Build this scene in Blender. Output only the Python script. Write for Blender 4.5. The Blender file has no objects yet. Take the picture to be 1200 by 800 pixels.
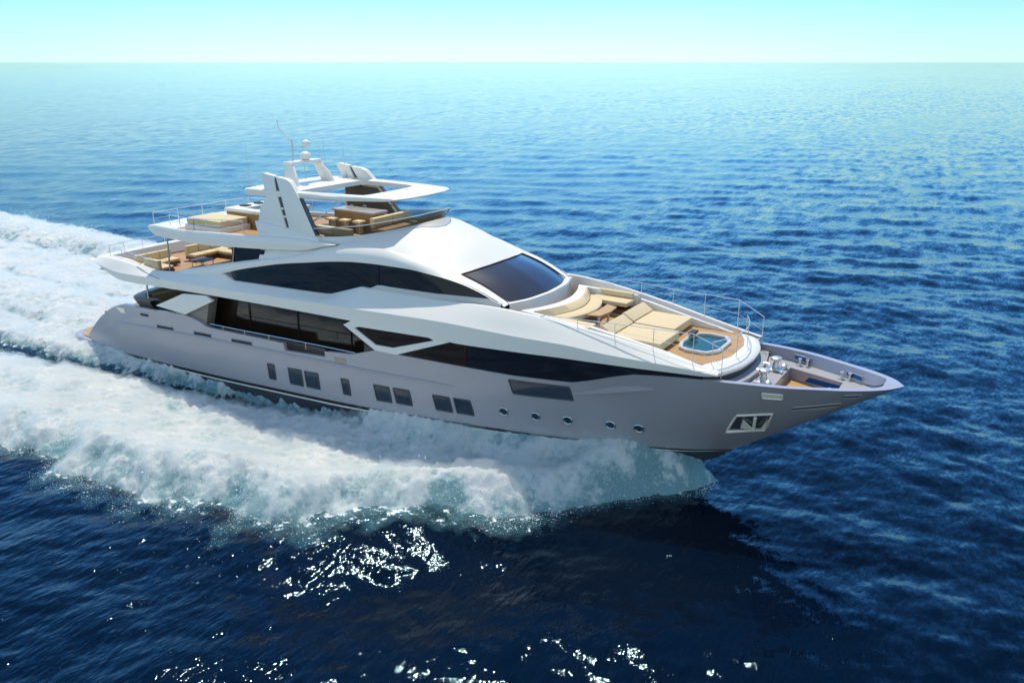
import bpy, bmesh, math, random
import numpy as np
from mathutils import Matrix, Vector

random.seed(7)
rng = np.random.default_rng(7)
S = bpy.context.scene
COL = S.collection
rad = math.radians

# ------------------------------------------------------------------ camera
CAM_POS = (43.216, -28.025, 15.0)
R_ = [[0.841973, 0.170768, -0.511781], [0.539519, -0.2665, 0.798684], [0.0, -0.948586, -0.316518]]
cd = bpy.data.cameras.new('camera')
cam = bpy.data.objects.new('camera', cd); COL.objects.link(cam)
cx = Vector((R_[0][0], R_[1][0], R_[2][0])).normalized()
cz = -Vector((R_[0][2], R_[1][2], R_[2][2])).normalized()
cy = cz.cross(cx).normalized(); cx = cy.cross(cz)
M = Matrix((cx, cy, cz)).transposed().to_4x4()
M.translation = Vector(CAM_POS)
cam.matrix_world = M
cd.sensor_width = 36.0; cd.lens = 29.4
cd.clip_start = 0.5; cd.clip_end = 60000
S.camera = cam

# ------------------------------------------------------------------ light
SUN_AZ, SUN_EL = rad(125), rad(63)      # azimuth counted from +X (the bow) towards +Y (port)
sv = Vector((math.cos(SUN_EL)*math.cos(SUN_AZ), math.cos(SUN_EL)*math.sin(SUN_AZ), math.sin(SUN_EL)))
w = bpy.data.worlds.new('World'); S.world = w; w.use_nodes = True
wn = w.node_tree.nodes; wl = w.node_tree.links
bg = wn['Background']; HAZE = 12.5
sky = wn.new('ShaderNodeTexSky'); sky.sky_type = 'NISHITA'; sky.sun_disc = False
sky.sun_elevation = SUN_EL
sky.sun_rotation = math.pi/2 - SUN_AZ
sky.altitude = 0; sky.air_density = 1.0; sky.dust_density = 0.3; sky.ozone_density = 3.0
tint = wn.new('ShaderNodeMix'); tint.data_type = 'RGBA'; tint.blend_type = 'MULTIPLY'
tint.inputs['Factor'].default_value = 1.0
tint.inputs['B'].default_value = (0.66, 0.98, 1.05, 1)
wl.new(sky.outputs['Color'], tint.inputs['A']); 
# milky cyan marine haze low over the horizon, clearing upwards
tcw = wn.new('ShaderNodeTexCoord'); spw = wn.new('ShaderNodeSeparateXYZ'); wl.new(tcw.outputs['Generated'], spw.inputs[0])
rmp = wn.new('ShaderNodeValToRGB'); el_ = rmp.color_ramp.elements
el_[0].position = 0.0; el_[0].color = (0.24, 0.35, 0.345, 1)
el_[1].position = 1.0; el_[1].color = (0.01, 0.035, 0.08, 1)
for p_, c_ in ((0.03, (0.19, 0.335, 0.335, 1)), (0.066, (0.12, 0.288, 0.295, 1)), (0.13, (0.13, 0.39, 0.64, 1)), (0.22, (0.05, 0.30, 0.78, 1)), (0.40, (0.022, 0.165, 0.52, 1)), (0.65, (0.009, 0.05, 0.17, 1))):
    k_ = el_.new(p_); k_.color = c_
wl.new(spw.outputs['Z'], rmp.inputs['Fac'])
gain = wn.new('ShaderNodeMix'); gain.data_type = 'RGBA'; gain.blend_type = 'MULTIPLY'; gain.inputs['Factor'].default_value = 1
gain.inputs['B'].default_value = (HAZE, HAZE, HAZE, 1); gain.clamp_result = False
wl.new(rmp.outputs['Color'], gain.inputs['A'])
fac = wn.new('ShaderNodeMapRange'); fac.inputs['From Min'].default_value = 0.05; fac.inputs['From Max'].default_value = 0.6
fac.inputs['To Min'].default_value = 0.78; fac.inputs['To Max'].default_value = 0.70
wl.new(spw.outputs['Z'], fac.inputs['Value'])
air = wn.new('ShaderNodeMix'); air.data_type = 'RGBA'; wl.new(fac.outputs['Result'], air.inputs['Factor'])
# the haze glows a little round the sun's bearing
nrm = wn.new('ShaderNodeVectorMath'); nrm.operation = 'DOT_PRODUCT'; nrm.inputs[1].default_value = (math.cos(SUN_AZ), math.sin(SUN_AZ), 0)
wl.new(tcw.outputs['Generated'], nrm.inputs[0])
glow = wn.new('ShaderNodeMapRange'); glow.inputs['From Min'].default_value = 0.86; glow.inputs['From Max'].default_value = 1.0
glow.inputs['To Min'].default_value = 1.0; glow.inputs['To Max'].default_value = 1.3; glow.interpolation_type = 'SMOOTHSTEP'
wl.new(nrm.outputs['Value'], glow.inputs['Value'])
gl2 = wn.new('ShaderNodeVectorMath'); gl2.operation = 'SCALE'; wl.new(gain.outputs['Result'], gl2.inputs[0]); wl.new(glow.outputs['Result'], gl2.inputs['Scale'])
wl.new(tint.outputs['Result'], air.inputs['A']); 
# pale fill added to the unseen sky away from the sun, brightens shaded sides
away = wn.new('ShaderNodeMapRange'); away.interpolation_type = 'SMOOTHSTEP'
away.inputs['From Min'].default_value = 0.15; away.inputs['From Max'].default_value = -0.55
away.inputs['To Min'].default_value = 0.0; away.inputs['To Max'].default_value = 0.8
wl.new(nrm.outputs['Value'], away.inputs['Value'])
sky_fill = wn.new('ShaderNodeMix'); sky_fill.data_type = 'RGBA'; sky_fill.inputs['B'].default_value = (3.5, 4.1, 4.2, 1)
wl.new(away.outputs['Result'], sky_fill.inputs['Factor']); wl.new(gl2.outputs[0], sky_fill.inputs['A'])
wl.new(sky_fill.outputs['Result'], air.inputs['B']); wl.new(air.outputs['Result'], bg.inputs['Color'])
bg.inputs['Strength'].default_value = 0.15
sl = bpy.data.lights.new('sun', 'SUN'); sl.energy = 2.75; sl.angle = rad(0.53); sl.color = (1.0, 0.91, 0.76)
so = bpy.data.objects.new('sun', sl); COL.objects.link(so)
so.rotation_euler = sv.to_track_quat('Z', 'Y').to_euler(); so.location = (0, 40, 60)
S.view_settings.view_transform = 'Standard'; S.view_settings.look = 'None'
S.view_settings.exposure = 0.5; S.view_settings.gamma = 1.0
S.view_settings.use_curve_mapping = False
S.cycles.use_denoising = True
S.cycles.max_bounces = 6; S.cycles.volume_bounces = 2; S.cycles.transparent_max_bounces = 8
S.cycles.sample_clamp_indirect = 4.0
S.cycles.caustics_reflective = False; S.cycles.caustics_refractive = False

# ------------------------------------------------------------------ materials
def mat(name, base, rough=0.5, metal=0.0, coat=0.0, spec=0.5, ior=None):
    m = bpy.data.materials.new(name); m.use_nodes = True
    b = m.node_tree.nodes['Principled BSDF']
    b.inputs['Base Color'].default_value = (*base, 1)
    b.inputs['Roughness'].default_value = rough
    b.inputs['Metallic'].default_value = metal
    b.inputs['Coat Weight'].default_value = coat
    b.inputs['Coat Roughness'].default_value = 0.04
    b.inputs['Specular IOR Level'].default_value = spec
    if ior: b.inputs['IOR'].default_value = ior
    return m
def vary(m, scale, amount, rough_amt=0.0, bump=0.0, bump_scale=None, stretch=(1, 1, 1)):
    """uneven tone, gloss and relief from procedural noise"""
    nt = m.node_tree; N = nt.nodes; L = nt.links; b = N['Principled BSDF']
    tc = N.new('ShaderNodeTexCoord'); mp = N.new('ShaderNodeMapping'); mp.inputs['Scale'].default_value = stretch
    L.new(tc.outputs['Object'], mp.inputs['Vector'])
    n = N.new('ShaderNodeTexNoise'); n.inputs['Scale'].default_value = scale; n.inputs['Detail'].default_value = 6
    L.new(mp.outputs['Vector'], n.inputs['Vector'])
    base = b.inputs['Base Color'].default_value[:]
    r = N.new('ShaderNodeMix'); r.data_type = 'RGBA'
    r.inputs['A'].default_value = tuple(c*(1-amount) for c in base[:3])+(1,)
    r.inputs['B'].default_value = tuple(min(1, c*(1+amount)) for c in base[:3])+(1,)
    L.new(n.outputs['Fac'], r.inputs['Factor']); L.new(r.outputs['Result'], b.inputs['Base Color'])
    if rough_amt:
        mr = N.new('ShaderNodeMapRange'); r0 = b.inputs['Roughness'].default_value
        mr.inputs['To Min'].default_value = max(0.01, r0-rough_amt); mr.inputs['To Max'].default_value = r0+rough_amt
        L.new(n.outputs['Fac'], mr.inputs['Value']); L.new(mr.outputs['Result'], b.inputs['Roughness'])
    if bump:
        n2 = N.new('ShaderNodeTexNoise'); n2.inputs['Scale'].default_value = bump_scale or scale*4; n2.inputs['Detail'].default_value = 4
        L.new(mp.outputs['Vector'], n2.inputs['Vector'])
        bp = N.new('ShaderNodeBump'); bp.inputs['Strength'].default_value = bump; bp.inputs['Distance'].default_value = 0.02
        L.new(n2.outputs['Fac'], bp.inputs['Height']); L.new(bp.outputs['Normal'], b.inputs['Normal'])
    return m

GREY = vary(mat('grey_hull_paint', (0.372, 0.35, 0.375), 0.34, 0.0, 0.5), 0.5, 0.035, 0.06, 0.25, 0.9)
WHITE = vary(mat('white_gelcoat', (0.80, 0.765, 0.70), 0.5, 0, 0.12), 0.6, 0.015, 0.05)
BOOT = mat('black_boot_stripe', (0.02, 0.018, 0.018), 0.35)
BOTTOM = mat('antifouling', (0.05, 0.055, 0.065), 0.6)
GLASS = mat('dark_tinted_glass', (0.009, 0.012, 0.019), 0.03, 0, 0.0, 0.38)
BROWN_GLASS = mat('brown_tinted_glass', (0.022, 0.013, 0.008), 0.04, 0, 0.0, 0.5)
BLUE_GLASS = mat('hull_window_glass', (0.02, 0.035, 0.055), 0.03, 0, 0.0, 0.6)
WSHIELD = mat('windshield_glass', (0.035, 0.034, 0.045), 0.22, 0, 0.0, 0.7)
CHROME = mat('polished_steel', (0.80, 0.77, 0.73), 0.28, 0.85)
BRIGHT = mat('bow_steel_painted_glare', (0.92, 0.83, 0.70), 0.35, 0.0)  # warm reflections on the bow steel put into a matt cream colour
STEELDK = mat('shaded_steel', (0.55, 0.55, 0.56), 0.25, 1.0)
CREAM = vary(mat('cream_upholstery', (0.70, 0.56, 0.34), 0.75, 0, 0, 0.3), 3.0, 0.05, 0, 0.25, 180)
TAN = vary(mat('tan_upholstery', (0.45, 0.33, 0.19), 0.75, 0, 0, 0.3), 3.0, 0.06, 0, 0.25, 180)
BROWN = vary(mat('brown_base', (0.12, 0.07, 0.04), 0.5), 4, 0.1)
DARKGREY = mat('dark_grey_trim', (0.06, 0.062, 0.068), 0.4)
BLACK = mat('black_rubber', (0.01, 0.01, 0.01), 0.6)
STONE = vary(mat('grey_counter_stone', (0.40, 0.37, 0.33), 0.25), 12, 0.12)
INNER = vary(mat('beige_shaded_coaming', (0.56, 0.54, 0.50), 0.45), 0.8, 0.03)  # shade on the white coaming walls is put into this beige
DECKGREY = vary(mat('grey_nonslip_deck', (0.34, 0.335, 0.35), 0.6), 30, 0.08, 0, 0.2, 160)
TRANSOM = vary(mat('bronze_grey_paint', (0.24, 0.21, 0.175), 0.4, 0.2), 1, 0.04)

def wood(name, a, b_, plank=0.09, seam=True, along='X', rough=0.55):
    m = mat(name, a, rough); nt = m.node_tree; N = nt.nodes; L = nt.links; b = N['Principled BSDF']
    tc = N.new('ShaderNodeTexCoord')
    mp = N.new('ShaderNodeMapping')
    mp.inputs['Scale'].default_value = (1.2, 14, 14) if along == 'X' else (14, 1.2, 14)
    L.new(tc.outputs['Object'], mp.inputs['Vector'])
    n = N.new('ShaderNodeTexNoise'); n.inputs['Scale'].default_value = 1.6; n.inputs['Detail'].default_value = 8
    L.new(mp.outputs['Vector'], n.inputs['Vector'])
    cr = N.new('ShaderNodeMix'); cr.data_type = 'RGBA'
    cr.inputs['A'].default_value = (*a, 1); cr.inputs['B'].default_value = (*b_, 1)
    L.new(n.outputs['Fac'], cr.inputs['Factor'])
    out = cr.outputs['Result']
    if seam:
        sp = N.new('ShaderNodeSeparateXYZ'); L.new(tc.outputs['Object'], sp.inputs[0])
        dv = N.new('ShaderNodeMath'); dv.operation = 'DIVIDE'; dv.inputs[1].default_value = plank
        L.new(sp.outputs['Y' if along == 'X' else 'X'], dv.inputs[0])
        fl = N.new('ShaderNodeMath'); fl.operation = 'FLOOR'; L.new(dv.outputs[0], fl.inputs[0])
        wn_ = N.new('ShaderNodeTexWhiteNoise'); wn_.noise_dimensions = '1D'; L.new(fl.outputs[0], wn_.inputs['W'])
        tone = N.new('ShaderNodeMix'); tone.data_type = 'RGBA'; tone.blend_type = 'MULTIPLY'; tone.inputs['Factor'].default_value = 1
        mr = N.new('ShaderNodeMapRange'); mr.inputs['To Min'].default_value = 0.78; mr.inputs['To Max'].default_value = 1.12
        L.new(wn_.outputs['Value'], mr.inputs['Value'])
        cmb = N.new('ShaderNodeCombineColor')
        for k in range(3): L.new(mr.outputs['Result'], cmb.inputs[k])
        L.new(out, tone.inputs['A']); L.new(cmb.outputs[0], tone.inputs['B'])
        fr = N.new('ShaderNodeMath'); fr.operation = 'FRACT'; L.new(dv.outputs[0], fr.inputs[0])
        lt = N.new('ShaderNodeMath'); lt.operation = 'LESS_THAN'; lt.inputs[1].default_value = 0.08; L.new(fr.outputs[0], lt.inputs[0])
        sm = N.new('ShaderNodeMix'); sm.data_type = 'RGBA'; sm.inputs['B'].default_value = (0.05, 0.03, 0.02, 1)
        L.new(lt.outputs[0], sm.inputs['Factor']); L.new(tone.outputs['Result'], sm.inputs['A'])
        out = sm.outputs['Result']
    L.new(out, b.inputs['Base Color'])
    return m
TEAK = wood('teak_deck', (0.42, 0.22, 0.07), (0.60, 0.35, 0.13))
TABLEWOOD = wood('light_oak', (0.42, 0.25, 0.09), (0.55, 0.35, 0.14), seam=False)
VENEER = wood('warm_wood_veneer', (0.36, 0.19, 0.06), (0.50, 0.29, 0.11), seam=False)

def tinted(name, tint_, k):
    m = bpy.data.materials.new(name); m.use_nodes = True
    N = m.node_tree.nodes; L = m.node_tree.links; b = N['Principled BSDF']
    b.inputs['Base Color'].default_value = (*tint_, 1); b.inputs['Roughness'].default_value = 0.03
    tr = N.new('ShaderNodeBsdfTransparent'); tr.inputs['Color'].default_value = (0.78, 0.74, 0.70, 1)
    mx = N.new('ShaderNodeMixShader'); mx.inputs[0].default_value = k
    L.new(tr.outputs[0], mx.inputs[1]); L.new(b.outputs[0], mx.inputs[2])
    L.new(mx.outputs[0], N['Material Output'].inputs['Surface'])
    return m
SCREEN = tinted('smoked_screen_glass', (0.02, 0.018, 0.016), 0.34)

# ------------------------------------------------------------------ helpers
def pchip(tbl):
    t = np.array(tbl, float); x, y = t[:, 0], t[:, 1]
    h = np.diff(x); d = np.diff(y)/h; m = np.zeros_like(y)
    for i in range(1, len(x)-1):
        if d[i-1]*d[i] > 0:
            w1 = 2*h[i]+h[i-1]; w2 = h[i]+2*h[i-1]
            m[i] = (w1+w2)/(w1/d[i-1]+w2/d[i])
    m[0] = d[0]; m[-1] = d[-1]
    def f(q):
        q = np.clip(np.asarray(q, float), x[0], x[-1])
        i = np.clip(np.searchsorted(x, q, side='right')-1, 0, len(h)-1)
        s = (q-x[i])/h[i]
        return ((1+2*s)*(1-s)**2*y[i] + s*(1-s)**2*h[i]*m[i] + s*s*(3-2*s)*y[i+1] + s*s*(s-1)*h[i]*m[i+1])
    return f
def lin(tbl):
    t = np.array(tbl, float)
    return lambda q: np.interp(q, t[:, 0], t[:, 1])

def link(name, me, m, parent=None, loc=None):
    o = bpy.data.objects.new(name, me); COL.objects.link(o)
    if m is not None: me.materials.append(m)
    if loc is not None: o.location = Vector(loc)-(parent.location if parent is not None else Vector())
    if parent is not None:
        o.parent = parent
    return o
def finish(bm, name, m, parent=None, smooth=True, angle=35, loc=None, recalc=True):
    bmesh.ops.remove_doubles(bm, verts=bm.verts, dist=1e-4)
    if recalc: bmesh.ops.recalc_face_normals(bm, faces=bm.faces)
    if loc is not None: bmesh.ops.translate(bm, verts=bm.verts, vec=-Vector(loc))
    me = bpy.data.meshes.new(name); bm.to_mesh(me); bm.free()
    if smooth:
        me.shade_smooth(); me.set_sharp_from_angle(angle=rad(angle))
    return link(name, me, m, parent, loc)
def grid(bm, rows, sy=1):
    V = [[bm.verts.new((p[0], p[1]*sy, p[2])) for p in r] for r in rows]
    for a, b in zip(V, V[1:]):
        for i in range(len(a)-1):
            try: bm.faces.new((a[i], a[i+1], b[i+1], b[i]))
            except ValueError: pass
def add_box(bm, lo, hi, bev=0.0, seg=2, taper=None):
    x0, y0, z0 = lo; x1, y1, z1 = hi
    vs = [bm.verts.new(p) for p in ((x0, y0, z0), (x1, y0, z0), (x1, y1, z0), (x0, y1, z0), (x0, y0, z1), (x1, y0, z1), (x1, y1, z1), (x0, y1, z1))]
    fs = [bm.faces.new([vs[i] for i in f]) for f in ((3, 2, 1, 0), (4, 5, 6, 7), (0, 1, 5, 4), (1, 2, 6, 5), (2, 3, 7, 6), (3, 0, 4, 7))]
    if bev:
        es = list({e for f in fs for e in f.edges})
        bmesh.ops.bevel(bm, geom=es, offset=bev, segments=seg, affect='EDGES', profile=0.6)
def box(name, lo, hi, m, parent=None, bev=0.02, loc=None, seg=2):
    bm = bmesh.new(); add_box(bm, lo, hi, bev, seg)
    return finish(bm, name, m, parent, loc=loc)
def add_prism(bm, pts, offset, bev=0.0):
    """pts: closed 3-D outline; offset: vector"""
    a = [bm.verts.new(p) for p in pts]; off = Vector(offset)
    b = [bm.verts.new(Vector(p)+off) for p in pts]
    n = len(a); fs = [bm.faces.new(a), bm.faces.new(b[::-1])]
    for i in range(n): fs.append(bm.faces.new((a[i], a[(i+1) % n], b[(i+1) % n], b[i])))
    bmesh.ops.recalc_face_normals(bm, faces=fs)
    if bev:
        es = list({e for f in fs for e in f.edges})
        bmesh.ops.bevel(bm, geom=es, offset=bev, segments=2, affect='EDGES', profile=0.6)
def prism(name, pts, offset, m, parent=None, bev=0.015, loc=None):
    bm = bmesh.new(); add_prism(bm, pts, offset, bev)
    return finish(bm, name, m, parent, loc=loc)
def add_tube(bm, pts, r, n=6, cap=True):
    pts = [Vector(p) for p in pts]; rings = []
    for i, p in enumerate(pts):
        d = (pts[min(i+1, len(pts)-1)]-pts[max(i-1, 0)]).normalized()
        up = Vector((0, 0, 1)) if abs(d.z) < 0.9 else Vector((1, 0, 0))
        a = d.cross(up).normalized(); b = a.cross(d)
        rr = r[i] if isinstance(r, (list, tuple)) else r
        rings.append([bm.verts.new(p+rr*(math.cos(2*math.pi*k/n)*a+math.sin(2*math.pi*k/n)*b)) for k in range(n)])
    for A, B in zip(rings, rings[1:]):
        for k in range(n): bm.faces.new((A[k], A[(k+1) % n], B[(k+1) % n], B[k]))
    if cap:
        bm.faces.new(rings[0][::-1]); bm.faces.new(rings[-1])
def tube(name, pts, r, m, parent=None, n=6, loc=None):
    bm = bmesh.new(); add_tube(bm, pts, r, n)
    return finish(bm, name, m, parent, angle=50, loc=loc)
def add_lathe(bm, c, prof, n=20, axis='Z'):
    rings = []
    for r, z in prof:
        rings.append([bm.verts.new((c[0]+r*math.cos(2*math.pi*k/n), c[1]+r*math.sin(2*math.pi*k/n), c[2]+z)) for k in range(n)])
    for A, B in zip(rings, rings[1:]):
        for k in range(n):
            bm.faces.new((A[k], A[(k+1) % n], B[(k+1) % n], B[k]))
    bm.faces.new(rings[0][::-1]); bm.faces.new(rings[-1])
def lathe(name, c, prof, m, parent=None, n=20, loc=None):
    bm = bmesh.new(); add_lathe(bm, c, prof, n)
    return finish(bm, name, m, parent, loc=loc)
def panel(name, pts, mtl, parent, off=(0, 0, 0)):
    """single flat or nearly flat sheet"""
    bm = bmesh.new(); bm.faces.new([bm.verts.new(Vector(p)+Vector(off)) for p in pts])
    return finish(bm, name, mtl, parent, smooth=False)
def resample(pts, n):
    p = np.array(pts, float); d = np.r_[0, np.cumsum(np.linalg.norm(np.diff(p, axis=0), axis=1))]
    t = np.linspace(0, d[-1], n)
    return np.stack([np.interp(t, d, p[:, k]) for k in range(3)], 1)
def spl(pts, n):
    p = np.array(pts, float); d = np.r_[0, np.cumsum(np.linalg.norm(np.diff(p, axis=0), axis=1))]
    t = np.linspace(0, d[-1], n)
    return np.stack([pchip(np.stack([d, p[:, k]], 1))(t) for k in range(3)], 1)
def thing(name, label, cat, loc=(0, 0, 0), group=None):
    o = bpy.data.objects.new(name, None); COL.objects.link(o); o.location = loc
    o.empty_display_size = 0.3
    o['label'] = label; o['category'] = cat
    if group: o['group'] = group
    return o
def tag(o, label, cat, group=None):
    o['label'] = label; o['category'] = cat
    if group: o['group'] = group
    return o

# ---- numpy gradient noise for the water
_perm = rng.permutation(512)
_g2 = rng.normal(size=(512, 2)); _g2 /= np.linalg.norm(_g2, axis=1)[:, None]
def perlin(x, y):
    xi = np.floor(x).astype(int); yi = np.floor(y).astype(int); xf = x-xi; yf = y-yi
    u = xf*xf*xf*(xf*(xf*6-15)+10); v = yf*yf*yf*(yf*(yf*6-15)+10)
    def g(i, j):
        h = _perm[(_perm[(xi+i) & 511]+yi+j) & 511]
        return _g2[h, 0]*(xf-i)+_g2[h, 1]*(yf-j)
    a = g(0, 0)+(g(1, 0)-g(0, 0))*u; b = g(0, 1)+(g(1, 1)-g(0, 1))*u
    return 1.5*(a+(b-a)*v)
def fbm(x, y, oct_=5, gain=0.5, billow=False):
    s = np.zeros_like(x); a = 1.0; tot = 0
    for k in range(oct_):
        n = perlin(x*2**k+17.3*k, y*2**k-9.1*k)
        s += a*(1-2*np.abs(n) if billow else n); tot += a; a *= gain
    return s/tot
def np_mesh(name, verts, faces, m, uv=None):
    me = bpy.data.meshes.new(name)
    me.vertices.add(len(verts)); me.vertices.foreach_set('co', np.ascontiguousarray(verts, np.float32).ravel())
    k = faces.shape[1]
    me.loops.add(faces.size); me.loops.foreach_set('vertex_index', faces.astype(np.int32).ravel())
    me.polygons.add(len(faces)); me.polygons.foreach_set('loop_start', np.arange(0, faces.size, k, dtype=np.int32))
    me.polygons.foreach_set('loop_total', np.full(len(faces), k, np.int32))
    me.update(calc_edges=True); me.validate()
    me.shade_smooth()
    return link(name, me, m)
def attr(o, name, vals):
    a = o.data.attributes.new(name, 'FLOAT', 'POINT'); a.data.foreach_set('value', np.ascontiguousarray(vals, np.float32))

# ------------------------------------------------------------------ the sea
B_HULL = lin([(-1, 3.6), (0, 3.8), (4, 3.92), (18, 3.92), (22, 3.75), (25, 3.45), (28, 2.95), (30, 2.45), (32, 1.75), (33.5, 1.0), (34.9, 0.05)])
Y_OUT = pchip([(-180, 27.0), (-110, 21.0), (-70, 17.8), (-50, 16.8), (-30, 15.6), (-12, 14.0), (0, 13.3), (8.7, 12.9), (12, 12.6), (16, 12.6), (19, 11.5), (22, 11.4), (23.5, 10.4), (25.4, 8.9), (27.8, 7.4), (29.6, 6.2), (31, 4.5), (32.2, 2.7), (33.4, 1.3), (34.6, 0.25)])

def foam_mask(x, y):
    """how much broken white water lies at (x, y); >0 is foam"""
    a = np.abs(y)
    n1 = fbm(x*0.23+3, y*0.23, 3); n2 = fbm(x*0.9, y*0.9+5, 4); n3 = fbm(x*2.6, y*2.6, 3)
    out = Y_OUT(x)-a + n1*2.2*np.clip((34-x)/10, .05, 1) + n2*1.5*np.clip((36-x)/10, .12, 1) + n3*0.5
    m = out/1.6
    # the dark trough between the hull side and the thrown bow wave
    yt = np.interp(x, [-40, -5, 5, 12, 19.5], [9.0, 6.2, 5.05, 4.45, 3.9])
    wt = np.interp(x, [-40, -12, -5, 4, 9, 14, 19.5, 20], [0.2, 0.5, 0.9, 0.85, 0.75, 0.6, 0.3, 0.0])
    tr = (np.abs(a-yt-n2*0.5)-wt*0.75)/0.55
    m = np.where((x < 20.5) & (y < 0), np.minimum(m, tr+n3*0.7), m)
    # calmer teal lanes in the wake astern
    lane = np.abs(a-np.interp(x, [-60, -20, 0], [11.5, 9.2, 7.2])+n1*2.0)-0.9
    m = np.where(x < 2, np.minimum(m, lane/1.2+0.75+n2*1.1), m)
    core = np.abs(a-2.6+n1*1.5)-0.5
    m = np.where(x < -6, np.minimum(m, core/1.2+0.7+n2*1.2), m)
    m = m-np.clip((-45-x)/70, 0, 1.6)          # the wake dissolves astern
    m = np.where(x > 34.2, np.minimum(m, (34.4-x)*4), m)
    m = np.where((x > 30.5) & (y > 0.25), -3.0, m)
    return np.clip(m, -3, 1.6)

def sea_height(x, y, r):
    z = np.zeros_like(x)
    g = np.random.default_rng(11)
    spacing = np.maximum(0.07, 0.0011*(r*r+225)/15)
    patch = 0.75+0.55*fbm(x*0.018, y*0.018, 3)
    n = 84
    lam = np.exp(np.linspace(math.log(0.55), math.log(10.0), n))
    for i in range(n):
        l = lam[i]*g.uniform(0.9, 1.1)
        th = rad(118)+g.normal()*(0.6 if l < 4 else 0.45)
        slope = 0.0225*(1.0 if l < 1.6 else (1.6/l)**0.33)
        k = 2*math.pi/l
        f = np.clip((l/spacing-2.2)/3.0, 0, 1)
        ph = k*(x*math.cos(th)+y*math.sin(th))+g.uniform(0, 6.283)
        s = np.sin(ph)
        z += f*slope/k*(s+0.22*np.cos(2*ph))*(patch if l < 7 else 1.0)
    return z

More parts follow.
